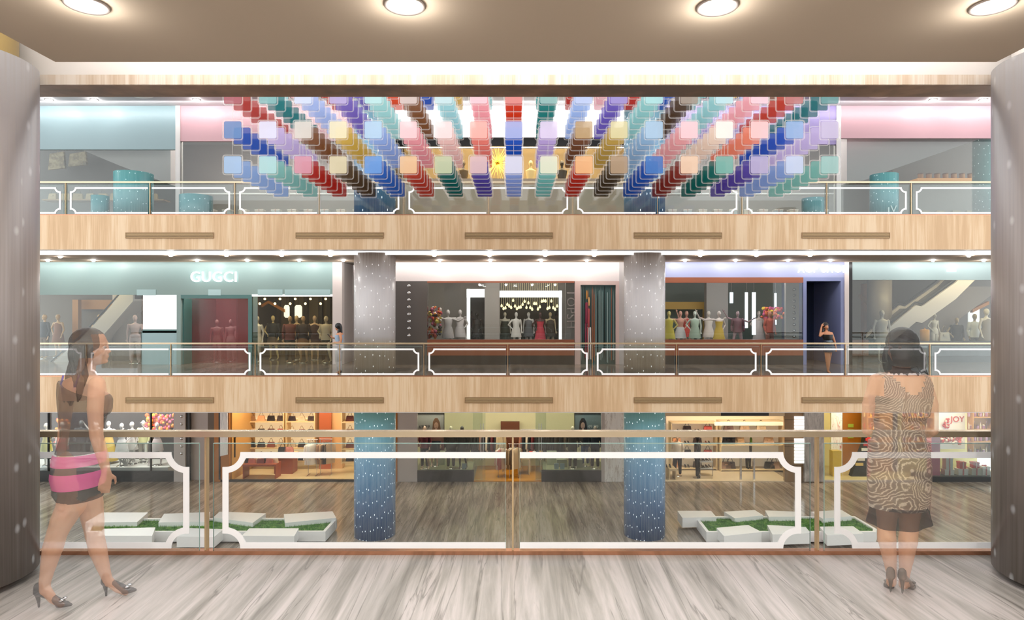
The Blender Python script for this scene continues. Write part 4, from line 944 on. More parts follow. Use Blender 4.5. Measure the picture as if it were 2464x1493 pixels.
# left window: column and escalator stand in for reflections, then the display
fill_panel(PX(100, 24), PX(330, 24), 22.4, 22.7, 3.46, M_EMP); fill_panel(PX(620, 24), PX(790, 24), 22.35, 22.6, 3.46, M_EMP)
sbox('wall_back', -20, PX(435, 26.5), 26.5, 26.6, 0, 3.5, mat('grey brown shop wall', '6f675d', .6))
sbox('trim_10', PX(180, 26.3), PX(330, 26.3), 26.2, 26.4, PZ(745, 26.3), PZ(722, 26.3), mat('amber timber', 'b9823f', .5))
sbox('trim_10', PX(178, 25.9), PX(192, 25.9), 25.8, 26.0, 0, PZ(722, 26.3), MATS['amber timber'])
column(PX(308, 24.3), 24.3, .5, 0, 3.5, mat('plain grey column', '9b938e', .35), 'column', 'plain grey column standing in for a reflection, left of the white light box', 'inner columns')
def escalator(label, pts, Y, wd, th_px, m):
    """pts: px centre line of the side panel at depth Y"""
    t = empty('escalator', label, 'escalator', P(pts[0][0], pts[0][1], Y)); o_ = t.location
    top = [(PX(x, Y)-o_.x, PZ(y-th_px/2, Y)-o_.z) for x, y in pts]; bot = [(PX(x, Y)-o_.x, PZ(y+th_px/2, Y)-o_.z) for x, y in pts]
    for d, nm in ((0, 'side_panel'), (wd-.1, 'side_panel')): MB().prism(top+bot[::-1], d, d+.1).build(nm, m, t)
    MB().prism([(x, z-.12) for x, z in top]+[(x, z-.30) for x, z in top][::-1], .1, wd-.1).build('steps', M_GREYD, t)
    MB().prism([(x, z+.0) for x, z in bot]+[(x, z+.08) for x, z in bot][::-1], .1, wd-.1).build('soffit', M_GREYL, t)
    for d in (.05, wd-.05): MB().tube([(x, d, z+.12) for x, z in top], .03, 8).build('handrail', M_BLACK, t)
    return t
escalator('white sided escalator rising to the right standing in for a reflection in the leftmost window', [(75, 945), (130, 895), (200, 835), (268, 760), (320, 700)], 23.2, 1.1, 50, mat('escalator side', 'c9c3c1', .4))
for i, (px, cl, pose, col) in enumerate(((108, (('jacket', '2c3640'), ('trousers', '6a5848')), 'stand', 'c9a67a'), (140, (('dress', '8a5a3c'),), 'hip', 'c9a67a'), (240, (('jacket', '33475a'), ('trousers', '857a6c')), 'hip', 'd0aa70'), (256, (('dress', '3a5a6a'),), 'stand', 'c9b8a8'), (325, (('trousers', 'd8c0c0'),), 'stand', 'd0b0a8'))):
    mannequin('mannequin in the leftmost teal shop window, %s from the left' % ORD[i], PX(px, (24.6, 25.4, 25.2, 24.4, 22.6)[i]), (24.6, 25.4, 25.2, 24.4, 22.6)[i], 0, pose, col, cl, 1.72, .2*(i-2), 'teal shop left window mannequins')
# right window of the teal shop
prect('trim_9', 606, 800, 709, 714, Y0-.01, .05, M_EMS); window(606, 800, 714, B0, Y0+.04)
sbox('wall_back', PX(600, 26.8), PX(811, 26.8), 26.8, 26.9, 0, 3.5, mat('bronze shop wall', '756347', .5))
for i, px in enumerate((640, 668, 700, 735, 770, 790)): sbox('trim_11', PX(px, 26.6)-.08, PX(px, 26.6)+.08, 26.6, 26.8, 0, 3.3, mat('dark shop pilaster', '3f3428', .5))
o = MB().prism([(PX(609, 25), PZ(752, 25)), (PX(645, 25), PZ(730, 25)), (PX(684, 25), PZ(752, 25)), (PX(684, 25), PZ(745, 25)), (PX(645, 25), PZ(724, 25)), (PX(609, 25), PZ(745, 25))], 25, 25.15).build('gable_beam', mat('orange gable', 'c07a30', .5)); tag(o, 'orange gable shaped beam above mannequins in the boutique window', 'beam')
for i, (px, w_) in enumerate(((690, 13), (718, 17))):
    t = empty('pendant_lamp', 'white lantern hanging in the boutique window, %s one' % ('narrow' if i == 0 else 'wide'), 'lamp', P(px, 765, 25.2)); h = w_/61.5/2
    MB().lathe([(h*.5, 0), (h, .06), (h, .42), (h*.6, .5)], seg=16).build('shade', mat('lantern', 'fff2da', .5, 0, 1.1, 'fff2da'), t); MB().tube([(0, 0, .5), (0, 0, 3.5-t.location.z)], .006).build('cord', M_BLACK, t)
cols = [('f0e4d0', (('dress', 'e9dcc6'),), 'stand'), ('d9c28a', (('jacket', '1f2428'), ('skirt', '6b5a4a')), 'hip'), ('caa070', (('jacket', '7a3a2c'), ('trousers', '2a2622')), 'stand'), ('d9b98a', (('dress', 'b07a48'),), 'hip'), ('caa070', (('jacket', '3c2a20'), ('skirt', '8a5c34')), 'stand'), ('d8b48c', (('dress', '4a2c24'),), 'stand'), ('e2cda8', (('jacket', 'd8c4a4'), ('trousers', '3a3026')), 'hip')]
for i, px in enumerate((619, 657, 698, 714, 730, 757, 785)):
    c_, cl, po = cols[i]; yy = 22.8+.65*((i*2) % 4)
    mannequin('mannequin in the warm boutique window, %s from the left' % ORD[i], PX(px, yy), yy, 0, po, c_, cl, 1.68, .25*(i % 3-1), 'warm boutique mannequins')
for k in range(14):
    px = 625+12.2*k; zz = 2.1+.35*((k*7) % 3)/2
    o = MB().ell((0, 0, 0), (.045, .045, .045)).tube([(0, 0, .04), (0, 0, 3.51-zz)], .004, 5, 1).build('pendant_bulb', [mat('warm bulb', 'ffe2a8', .5, 0, 5, 'ffd890'), M_BLACK])
    o.location = (PX(px, 24.2), 24.2, zz); tag(o, 'tiny warm bulb hanging in the boutique window, %s from the left' % ORD[k], 'bulb', 'boutique bulbs')
# light wall ends and return
prect('wall_left', 800, 823, 600, B0, Y0-.02, .3, M_PINKW, 'pale pinkish pier between two shops'); sbox('wall_left', PX(823, Y0), PX(860, 23.4), 23.4, 23.5, 0, 3.5, M_GREYL)
sbox('wall_left', PX(823, Y0)-.1, PX(823, Y0), Y0+.28, 23.4, 0, 3.5, M_GREYL)
sbox('wall_left', PX(850, Y0)+.3, PX(952, Y0), Y0+.0, Y0+.2, 0, 3.5, M_GREYL)
# ---- middle shop
sbox('wall_front', PX(951, Y0), PX(1490, Y0), Y0, Y0+.12, PZ(677, Y0), 3.5, M_PINKW, 'pinkish white header of the middle shop')
prect('trim_12', 1028, 1382, 677, 681, Y0-.01, .1, M_REDW); prect('trim_12', 1028, 1382, 818, 856, Y0-.02, .2, M_REDW, 'red brown timber ledge under the middle shop window')
prect('trim_13', 1028, 1382, 856, B0, Y0, .1, M_DARK)
prect('wall_front', 951, 1028, 677, B0, Y0, .3, mat('polished dark grey cladding', '6f6a67', .15, .3)); studs(984, 688, 808, 8, Y0, M_CHROME, 'dark cladding beside the middle shop window')
window(1028, 1382, 681, 818, Y0+.04); fill_panel(PX(1040, 24.5), PX(1370, 24.5), 22.5, 22.7, 3.46, M_EMW)
sbox('wall_back', PX(951, 27), PX(1500, 27), 27, 27.1, 0, 3.5, mat('light grey shop wall', 'aaa4a0', .5))
for (a, b_, c_, d_) in ((1123, 1166, 696, 716), (1123, 1131, 696, 828), (1202, 1352, 700, 716), (1345, 1352, 700, 828)): prect('trim_14', a, b_, c_, d_, 24.4, .12, M_EMS)
prect('wall_back', 1131, 1166, 716, 828, 25.6, .1, M_DARK); prect('wall_back', 1202, 1345, 716, 828, 26.4, .1, mat('black display wall', '15140f', .5))
prect('wall_back', 1166, 1202, 681, 828, 24.4, .5, M_GREY)
prect('wall_front', 1361, 1383, 678, 818, Y0+.08, .1, M_GREYL)
t = empty('vertical_sign', 'grey capital letters running down a pale panel beside the middle shop window', 'sign', P(1373, 744, Y0+.02)); text('lettering', 'TOPSH', .42, mat('grey letter', '8e8884', .4), (0, 0, 0), t, .01, roty=PI/2, spacing=1.05)
for k in range(30):
    px = 1207+4.6*k; zz = PZ(722+R.uniform(0, 24), 25.2)
    o = MB().lathe([(.0001, .09), (.02, .07), (.045, 0), (.03, -.04), (.0001, -.05)], seg=10).tube([(0, 0, .08), (0, 0, 3.5-zz)], .003, 4).build('glass_pendant', mat('gold pendant', 'f2dfa0', .2, 0, 1.6, 'ffe9b0')); o.location = (PX(px, 25.2), 25.2, zz)
    tag(o, 'small golden glass pendant in the black display of the middle shop', 'pendant', 'golden glass pendants')
sbox('trim_15', PX(1124, 25), PX(1352, 25), 24.5, 26.3, 0, .3, M_DARK); sbox('trim_15', PX(1060, 24), PX(1130, 24), 22.7, 24.45, 0, .3, M_DARK)
disp = [(1148, 'stand', '1a1a1c', (('dress', '1c1c20'),)), (1215, 'stand', 'c9c4b8', (('gown', '24332c'),)), (1242, 'hip', 'd8d6d2', (('dress', 'cfcdc8'),)), (1272, 'stand', 'c0c0c2', (('dress', '5a5e66'),)), (1300, 'hip', '3a1418', (('gown', 'b5263e'),)), (1324, 'stand', 'b8a888', (('dress', '3a3026'),))]
for i, (px, po, c_, cl) in enumerate(disp):
    mannequin('mannequin in the middle shop display, %s' % ('alone in the narrow bay', 'dark green gown, leftmost in the wide bay', 'silver white dress', 'blue grey dress', 'long red gown', 'brown dress, rightmost')[i], PX(px, 24.9+.55*(i % 2)), 24.9+.55*(i % 2), .3, po, c_, cl, 1.5, .2*(i % 3-1))
for i, px in enumerate((1078, 1107)):
    mannequin('pale grey mannequin with raised arms left of the black display, %s' % ('outer', 'inner')[i], PX(px, 23.1+.9*i), 23.1+.9*i, .3, ('dance', 'reach')[i], 'c9c4c3', (('dress', 'b9b4b4'),), 1.6, .3)
def flowers(label, px0, px1, py0, py1, Y, cols, n, r=.07, cat='flowers', d=.3):
    b = MB(); ms = [mat('petal '+c_, c_, .6) for c_ in cols]
    for k in range(n):
        p = P(R.uniform(px0, px1), R.uniform(py0, py1), Y); b.ell((p.x, Y+R.uniform(0, d), p.z), (r*R.uniform(.6, 1.2), r*.6, r*R.uniform(.6, 1.2)), None, 8, 5, R.randrange(len(ms)))
    o = b.build('flowers', ms); tag(o, label, cat, kind='stuff'); return o
flowers('heap of orange, red, white and black flowers in the middle shop window', 1031, 1060, 738, 812, 22.8, ['c03a28', 'd88a3a', 'efe9e4', '1d1c20', 'd0c050', 'b04a70'], 90)
# striped picture door
sbox('wall_front', PX(1383, Y0), PX(1397, Y0), Y0, Y0+.15, 0, PZ(677, Y0), mat('pink plaster frame', 'd8bdb6', .4)); sbox('wall_front', PX(1482, Y0), PX(1490, Y0), Y0, Y0+.15, 0, PZ(677, Y0), MATS['pink plaster frame'])
prect('wall_front', 1397, 1482, 677, 686, Y0, .15, MATS['pink plaster frame']); prect('wall_front', 1490, 1502, 600, B0, Y0, .2, M_GREYL)
t = empty('striped_picture', 'tall teal picture of stretched upright stripes and thin figures by the grey column', 'picture', P(1440, B0, Y0+.12)); X0, X1 = PX(1397, Y0)-t.location.x, PX(1482, Y0)-t.location.x; Hh = PZ(686, Y0)-PZ(B0, Y0)
MB().box(X0, X1, .0, .04, 0, Hh).build('board', mat('teal picture ground', '3f5c5c', .35), t)
sp = MB(); ms = [mat('stripe '+c_, c_, .3) for c_ in ('24403f', '8fa5a3', 'a8603c', '162526', '5c7e80', '7a5a44')]
x = X0+.02
while x < X1-.06:
    wd = R.uniform(.012, .05); sp.prism([(x, R.uniform(0, .5)), (x+wd, R.uniform(0, .4)), (x+wd*.8, Hh-R.uniform(0, .5)), (x+wd*.2, Hh-R.uniform(0, .3))], -.012, 0, 'y', R.randrange(6)); x += wd+R.uniform(.01, .05)
sp.build('stripes', ms, t)
for px, cols_, hh in ((1413, ('c98a3c', '8e2f4a', 'dcd6d2'), 1.0), (1418, ('e0b070', 'b04a50', 'e9e4e0'), .9)):
    f_ = MB(); xx = PX(px, Y0)-t.location.x
    f_.ell((xx, -.03, 2.3*hh+.1), (.028, .02, .16), mi=0).capsule((xx-.01, -.03, 2.1*hh), .045, (xx-.02, -.03, 1.45*hh), .04, mi=1).capsule((xx-.04, -.03, 1.4*hh), .03, (xx-.05, -.03, .25), .018, mi=1).capsule((xx+.04, -.03, 1.4*hh), .03, (xx+.06, -.03, .2), .018, mi=2)
    f_.build('thin_figure', [mat('figure '+c_, c_, .5) for c_ in cols_], t)
# ---- lavender shop
sbox('wall_right', PX(1590, Y0), PX(2033, Y0), Y0, Y0+.12, PZ(668, Y0), 3.5, M_LAV, 'lavender header of the right shop')
prect('trim_12', 1590, 1933, 668, 681, Y0-.01, .1, M_REDW); prect('trim_12', 1590, 1933, 818, 856, Y0-.02, .2, M_REDW, 'red brown timber ledge under the lavender shop window'); prect('trim_13', 1590, 1933, 856, B0, Y0, .1, M_DARK)
window(1590, 1933, 681, 818, Y0+.04); fill_panel(PX(1610, 24.5), PX(1900, 24.5), 22.5, 22.7, 3.46, M_EMW)
sbox('wall_back', PX(1590, 27), PX(1936, 27), 27, 27.1, 0, 3.5, mat('greenish shop wall', '6a7a76', .5))
t = empty('roof_sign', 'white outlined capital letters on the lavender header above the navy doorway', 'sign', P(1978, 649, Y0)); text('lettering', 'AOP SHOP', .34, M_EMN, (0, -.04, 0), t, .01, spacing=1.05)
prect('wall_right', 1933, 1941, 668, B0, Y0, .12, M_LAVD); prect('wall_right', 2023, 2033, 668, B0, Y0, .12, M_LAVD); prect('wall_right', 1941, 2023, 668, 677, Y0, .12, M_LAVD)
sbox('wall_right', PX(1941, Y0)-.03, PX(1941, Y0), Y0+.12, 24, 0, PZ(677, Y0), M_NAVY); sbox('wall_right', PX(2023, Y0), PX(2023, Y0)+.03, Y0+.12, 24, 0, PZ(677, Y0), M_LAVD)
sbox('wall_right', PX(1930, 24), PX(2030, 24), 24, 24.1, 0, 3.2, M_NAVY, 'navy back of the doorway'); sbox('ceiling', PX(1941, Y0), PX(2023, Y0), Y0+.12, 24, PZ(677, Y0), PZ(677, Y0)+.05, M_NAVY)
prect('wall_right', 2033, 2043, 600, B0, Y0-.04, .2, M_PINKW); prect('wall_right', 2043, 2051, 600, B0, Y0-.03, .2, M_BLACK)
prect('trim_16', 1600, 1700, 727, 745, 25.6, .1, mat('mustard frame', 'b8913a', .4)); prect('trim_16', 1692, 1700, 745, 818, 25.6, .1, MATS['mustard frame']); prect('wall_back', 1600, 1692, 745, 825, 26.2, .1, mat('green display wall', '3e5a54', .5))
prect('wall_back', 1700, 1752, 681, 828, 25.0, .3, M_GREY); prect('wall_right', 1891, 1923, 681, 818, Y0+.1, .12, M_GREY); studs(1911, 697, 810, 9, Y0+.09, M_CHROME, 'grey panel of the lavender shop window')
sbox('trim_15', PX(1600, 24.5), PX(1890, 24.5), 22.9, 24.95, 0, .3, M_GREYL); sbox('trim_15', PX(1600, 24.5), PX(1695, 24.5), 24.95, 25.55, 0, .3, M_GREYL)
for i, (px, a, b_, w_) in enumerate(((1760, 704, 730, 7), (1796, 704, 790, 6), (1814, 704, 806, 8), (1866, 706, 782, 4))):
    o = MB().box(-w_/128, w_/128, -.03, .03, 0, PZ(a, 24)-PZ(b_, 24)).tube([(0, 0, PZ(a, 24)-PZ(b_, 24)), (0, 0, 3.5-PZ(b_, 24))], .006, 5, 1).build('light_tube', [mat('cool light tube', 'e6f4ff', .5, 0, 1.8, 'dff0ff'), M_CHROME]); o.location = P(px, b_, 24); tag(o, 'upright cool white light tube in the lavender shop window, %s from the left' % ORD[i], 'light')
dd = [(1610, 'reach', 'd8c87a', (('dress', 'cfc04a'),)), (1637, 'reach', 'd9a090', (('skirt', 'e0e0e4'), )), (1652, 'dance', 'd9a090', (('dress', 'c4342c'),)), (1672, 'hip', 'c6cfc6', (('dress', 'a9bfae'),)), (1705, 'dance', 'd9cfc8', (('dress', 'd9cfc8'),)), (1730, 'reach', 'dcd0cc', (('gown', 'd9b84a'),)), (1775, 'dance', '9a8288', (('jacket', '6a4854'),)), (1826, 'hip', 'b9a9a0', (('gown', 'cbbfba'),)), (1852, 'stand', 'c08068', (('jacket', 'b04838'), ('trousers', '8a4a38')))]
for i, (px, po, c_, cl) in enumerate(dd):
    yy = 23.2+.36*((i*2) % 5); mannequin('lively mannequin in the lavender shop window, %s from the left' % ORD[i], PX(px, yy), yy, .3, po, c_, cl, 1.55, .3*(i % 3-1), 'lavender shop mannequins')
flowers('bunch of red, orange and yellow flowers hanging in the lavender shop window', 1838, 1890, 742, 768, 23.6, ['d03a44', 'e06a3c', 'e0c040', 'c04a80'], 60)
# ---- far right shop with an escalator standing in for a reflection
sbox('wall_right', PX(2051, Y0), XR, Y0, Y0+.12, PZ(674, Y0), 3.5, mat('grey teal shop panel', 'a3b9ba', .35), 'grey teal header of the rightmost shop'); window(2051, 2420, 674, B0, Y0+.04)
o = MB().box(-.16, .16, -.02, .0, -.025, .025).build('exit_light', M_EMN); o.location = P(2289, 652, Y0); tag(o, 'short white light bar on the grey teal header', 'light')
sbox('wall_back', PX(2043, 26.8), XR, 26.8, 26.9, 0, 3.5, mat('brown shop wall', '5f564d', .5)); fill_panel(PX(2080, 24.5), PX(2360, 24.5), 22.5, 22.7, 3.46, M_EMP)
column(PX(2116, 24.6), 24.6, .42, 0, 3.5, MATS['plain grey column'], 'column', 'plain grey round column inside the rightmost shop', 'inner columns')
escalator('white sided escalator with a kink rising to the right standing in for a reflection in the rightmost window', [(2120, 830), (2150, 800), (2205, 755), (2218, 758), (2228, 752), (2300, 700), (2345, 655)], 23.4, 1.1, 40, mat('escalator side light', 'd6d0ce', .35))
MB_ = MB().prism([(PX(x, 24.6), PZ(y, 24.6)) for x, y in ((2160, 800), (2290, 690), (2400, 690), (2400, 700), (2320, 760), (2230, 830))], 24.6, 25.4); struct('trim_17', MB_, mat('brown grey soffit', '8d8279', .5))
prect('wall_right', 2333, 2357, 736, 803, 25.4, .1, M_EMS)
sbox('trim_15', PX(2060, 23.4), PX(2400, 23.4), 22.9, 23.3, 0, .75, M_DARK); prect('trim_12', 2051, 2090, 818, 856, Y0+.07, .08, M_REDW)
for a, b_ in (((2075, 708), (2135, 765)), ((2345, 745), (2385, 725))):
    MB__ = MB().prism([(PX(a[0], 25), PZ(a[1], 25)), (PX(b_[0], 25), PZ(b_[1], 25)), (PX(b_[0], 25), PZ(b_[1]+8, 25)), (PX(a[0], 25), PZ(a[1]+8, 25))], 25.1, 25.25); struct('trim_17', MB__, MATS['orange gable'])
sbox('trim_11', PX(2078, 25.5), PX(2088, 25.5), 25.5, 25.7, 0, 2.9, mat('rust post', 'a0623a', .5))
for i, (px, po, c_, cl, yy, zz, hh) in enumerate(((2122, 'stand', 'd9d3c8', (('dress', 'cdc6bc'),), 22.9, 0, 1.9), (2150, 'stand', 'd8c9b0', (('jacket', 'b9ac98'), ('trousers', 'a89c8c')), 25.7, 0, 1.75), (2248, 'hip', 'dcd2bc', (('trousers', 'e4dccb'),), 24.0, .35, 1.4), (2302, 'hip', 'b09a72', (('jacket', '3a352c'), ('skirt', '2c2822')), 24.3, 0, 1.6), (2345, 'stand', '9a8458', (('jacket', 'd8dcd8'), ('trousers', '5c5648')), 24.2, 0, 1.75), (2373, 'stand', 'd4ccb8', (('dress', '8c8478'),), 23.7, 0, 1.95))):
    mannequin('mannequin in the rightmost gallery shop, %s' % ('large pale one before the grey column', 'slim one by the foot of the escalator', 'small one in cream trousers on a plinth', 'dark jacket, hand on hip', 'white jacket against a lit panel', 'large one at the window edge')[i], PX(px, yy), yy, zz, po, c_, cl, hh, .2*(i % 3-1))
sbox('trim_15', PX(2240, 24), PX(2256, 24), 23.85, 24.15, 0, .35, M_WHITE)
o = MB().lathe([(.14, 0), (.15, .05), (.15, .38), (.12, .42)], seg=20).lathe([(.02, .42), (.02, .46), (.0001, .47)], seg=10).build('yellow_vase', mat('yellow glaze', 'e0a02c', .3)); o.location = (PX(2225, 23.1), 23.1, .75); tag(o, 'yellow jar standing on the dark counter of the rightmost shop', 'jar')
t = put('bag', 'cream tote bag on the dark counter right of the small mannequin', 'bag', (PX(2272, 23.1), 23.1, .75), ['cfc6b4', '8a7a60'], (1.1, 1, 1.4))
# ================================================================ upper gallery fronts (Y = 22)
T0, T1 = PZ(360, Y0), 8.84
prect('wall_left', 40, 422, 240, 360, Y0, .12, mat('upper teal panel', '9fb8be', .35), 'blue teal shop header on the upper gallery')
prect('wall_left', 422, 433, 240, 575, Y0-.03, .2, M_WHITE, 'white post between teal and pink headers'); prect('wall_left', 433, 935, 240, 340, Y0, .12, M_PINKP, 'pink shop header on the upper gallery, left side')
prect('wall_right', 2013, 2024, 240, 575, Y0-.03, .2, M_WHITE, 'white post at the right pink header'); prect('wall_right', 2024, 2440, 240, 333, Y0, .12, M_PINKP, 'pink shop header on the upper gallery, right side')
prect('wall_right', 1545, 2013, 240, 348, Y0, .12, M_PURP, 'purple shop header behind the hanging tiles')
prect('wall_front', 935, 1545, 240, 330, Y0, .12, M_EMS, 'glowing white band behind the hanging tiles'); prect('wall_front', 935, 1545, 330, 352, Y0+.05, .1, M_BLACK)
window(60, 422, 360, 575, Y0+.04); window(433, 935, 340, 575, Y0+.04); window(2024, 2430, 333, 575, Y0+.04); window(1545, 2013, 348, 575, Y0+.04)
sbox('wall_back', XL, XR, 27.2, 27.3, ZU, 8.84, mat('upper grey back wall', 'a39c98', .5))
fill_panel(PX(480, 24.5), PX(880, 24.5), 23.5, 23.8, 8.7, M_EMW); fill_panel(PX(1600, 24.5), PX(1980, 24.5), 23.5, 23.8, 8.7, M_EMW)
sbox('wall_back', -20, PX(430, 25.6), 25.6, 25.7, ZU, 8.84, mat('dim blue grey wall', '4c4a46', .5)); sbox('wall_back', PX(2150, 25.6), 20, 25.6, 25.7, ZU, 8.84, mat('dim brown grey wall', '857c74', .5))

def soff(pts, label): return struct('trim_18', MB().prism([(PX(x, 23), PZ(y, 23)) for x, y in pts], 22.6, 23.4), mat('sloping soffit stand-in', 'cfc7c6', .5), label)  # solid prisms stand in for a soffit reflected in the glass
soff([(178, 352), (425, 352), (425, 450), (300, 403)], 'sloping soffit stand-in for a reflection in the left upper window')
soff([(2360, 334), (2024, 334), (2024, 446), (2070, 438), (2120, 418), (2200, 390)], 'sloping soffit stand-in for a reflection in the right upper window')
MT = starry('teal starry column skin', [(4.5, '2c6470'), (5.5, '4e99a3'), (6.3, '6db7b8'), (7.2, '79c0bf')], .9, .3, 'a8dcdc', .3)
for px, yy, r, top, lab in ((322, 21.2, .58, 418, 'wide teal starry stump standing in for a reflected column by the left upper railing'), (241, 21.0, .26, 472, 'narrow dark teal drum standing in for a reflected column, left of the wide stump'), (472, 21.0, .5, 472, 'low teal drum standing in for a reflected column, right of the white post'),
                        (2127, 21.2, .42, 421, 'teal starry column stump with overlapping letters at the right upper railing'), (1956, 21.0, .34, 478, 'low teal drum behind the upper railing, left of the right white post')):
    c_ = column(PX(px, yy), yy, r, ZU, PZ(top, yy), MT, 'teal_column_stub', lab); c_['category'] = 'drum'; bpy.data.objects[c_.children[0].name].name = 'drum_body'  # the three left ones stand in for columns reflected in the glass
    MB().lathe([(.0001, 0), (r*.99, 0)], (0, 0, PZ(top, yy)-ZU+.002), 32, caps=False).build('drum_top', mat('dark drum top', '3f5b5c', .4), c_)
    if px == 2127:
        text('monogram', 'L', .40, mat('pale monogram', 'c6e2e2', .3), (-.05, -r-.012, .50), c_, .012); text('monogram', 'V', .34, MATS['pale monogram'], (.06, -r-.015, .58), c_, .012)
column(PX(2372, 22.8), 22.8, .4, ZU, 8.84, MT, 'column', 'teal starry column inside the right upper window')
# goods behind the left and right upper windows
k = 0
for (a, b_, c0, c1) in ((120, 160, 366, 410), (168, 212, 366, 402)):
    o = MB().prism([(PX(a, 25), PZ(c1, 25)), (PX(b_, 25), PZ(c1-4, 25)), (PX(b_-3, 25), PZ(c0, 25)), (PX(a+4, 25), PZ(c0+6, 25))], 24.9, 25.0).tube([(PX((a+b_)/2, 25), 24.95, PZ(c0+6, 25)), (PX((a+b_)/2, 25), 24.95, 8.84)], .008, 5).build('woven_hanging', wood('woven gold', '5a5038', '857652', 'a39470', 6, 6)); tag(o, 'pale gold woven hanging in the left upper window, %s' % ('outer' if k == 0 else 'inner'), 'hanging'); k += 1
for i in range(9):
    px = 128+30*i; s_ = 1.0; put('bag', 'gold brown bag on the shelf in the left upper window, %s from the left' % ORD[i], 'bag', (PX(px, 24.8), 24.8, 6.1), ['b59a6a', '6a5638'], 1.1, .2*(i % 3-1), 'upper left shelf bags')
sbox('trim_15', PX(110, 24.8), PX(400, 24.8), 24.6, 25.1, 6.05, 6.1, M_BRONZE)
for i in range(8):
    px = 2215+20*i; put('tin', 'amber tin on the shelf in the right upper window, %s from the left' % ORD[i], 'tin', (PX(px, 24.8), 24.8, 6.9), ['c08a52', '8a5c34'], 1.3, 0, 'upper right shelf tins')
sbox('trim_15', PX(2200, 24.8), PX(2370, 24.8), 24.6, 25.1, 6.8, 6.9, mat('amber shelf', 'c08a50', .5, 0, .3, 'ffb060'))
for i, px in enumerate((2225, 2262, 2300, 2335)):
    o = MB().box(-.16, .16, -.05, .05, -.2, .2).build('ochre_picture', mat('small ochre panel', '9c8c68', .5)); o.location = (PX(px, 25.55), 25.55, 5.6); tag(o, 'small ochre panel low in the right upper window, %s from the left' % ORD[i], 'panel', 'ochre panels')
# pale display in pink and purple shops
for x0, x1, nm in ((450, 920, 'left'), (1560, 2000, 'right')):
    for zz in (5.6, 6.5): sbox('trim_15', PX(x0, 26), PX(x1, 26), 25.8, 26.2, zz, zz+.05, M_WHITE)
    for i in range(12):
        px = x0+20+(x1-x0-40)*i/11; put('giftbox', 'pale box on a white shelf in the %s upper window, %s from the left' % (nm, ORD[i]), 'box', (PX(px, 25.95), 25.95, 5.65), [('e5d9c8', 'd3c2b8', 'c5cfd4')[i % 3], 'f0e8e0', 'c9a9a0'], 1.1, 0, 'pale boxes upper %s' % nm)
# centre: warm show window with gold starburst and three busts
sbox('wall_back', PX(935, 24.5), PX(1545, 24.5), 24.5, 24.6, ZU, 8.0, mat('warm cream wall', 'a8946a', .6)); fill_panel(PX(960, 24.5), PX(1520, 24.5), 22.6, 23.2, 7.7, mat('warm fill panel', 'ffe6b0', .5, 0, 9, 'ffe8c0'))
sbox('wall_left', PX(935, Y0), PX(935, Y0)+.1, Y0+.12, 24.5, ZU, 8.0, M_DARK); sbox('wall_right', PX(1545, Y0)-.1, PX(1545, Y0), Y0+.12, 24.5, ZU, 8.0, M_DARK); sbox('trim_15', PX(945, 23.2), PX(1535, 23.2), 22.4, 23.9, ZU, PZ(438, 23), mat('champagne plinth', 'b8a890', .4))
t = empty('starburst', 'large golden starburst ornament in the centre show window behind the tiles', 'ornament', P(1197, 392, 23.3)); b = MB()
for i in range(90):
    th_, ph = R.uniform(0, 2*PI), math.acos(R.uniform(-1, 1)); d = Vector((math.sin(ph)*math.cos(th_), math.sin(ph)*math.sin(th_)*.6, math.cos(ph))); b.tube([d*.03, d*R.uniform(.45, .8)], [.012, .004], 5)
b.build('rays', mat('gold rays', 'f0d060', .3, .5, .8, 'ffe070'), t); MB().ell((0, 0, 0), (.09, .09, .09)).build('core', mat('gold core', 'c99a2c', .2, 1), t); MB().tube([(0, 0, 0), (0, 0, 8.0-t.location.z-.3)], .006).build('wire', M_BLACK, t)
def bust(label, px, yy, z, c_, h=.75):
    t = empty('bust', label, 'bust', (PX(px, yy), yy, z)); b = MB(); b.ell((0, 0, .62), (.075, .09, .11)); b.capsule((0, 0, .52), .045, (0, 0, .42), .05); b.loft([(0, 0, .42, .08, .06), (0, 0, .36, .19, .09), (0, 0, .2, .17, .1), (0, 0, .0, .12, .09)]); b.ell((0, -.09, .62), (.015, .02, .025))
    blob('bust_body', b, mat('bust '+c_, c_, .35), t, .018, 2); MB().box(-.12, .12, -.1, .1, -.04, .0).build('foot_block', M_DARK, t); return t
for i, (px, c_) in enumerate(((1115, '5a4a2c'), (1277, 'cfc08a'), (1352, '3a3428'))): bust('display bust in the centre show window, %s' % ('dark gold one left of the starburst', 'pale gold one right of the starburst', 'dark one furthest right')[i], px, 22.9, PZ(438, 22.9)+.04, c_)

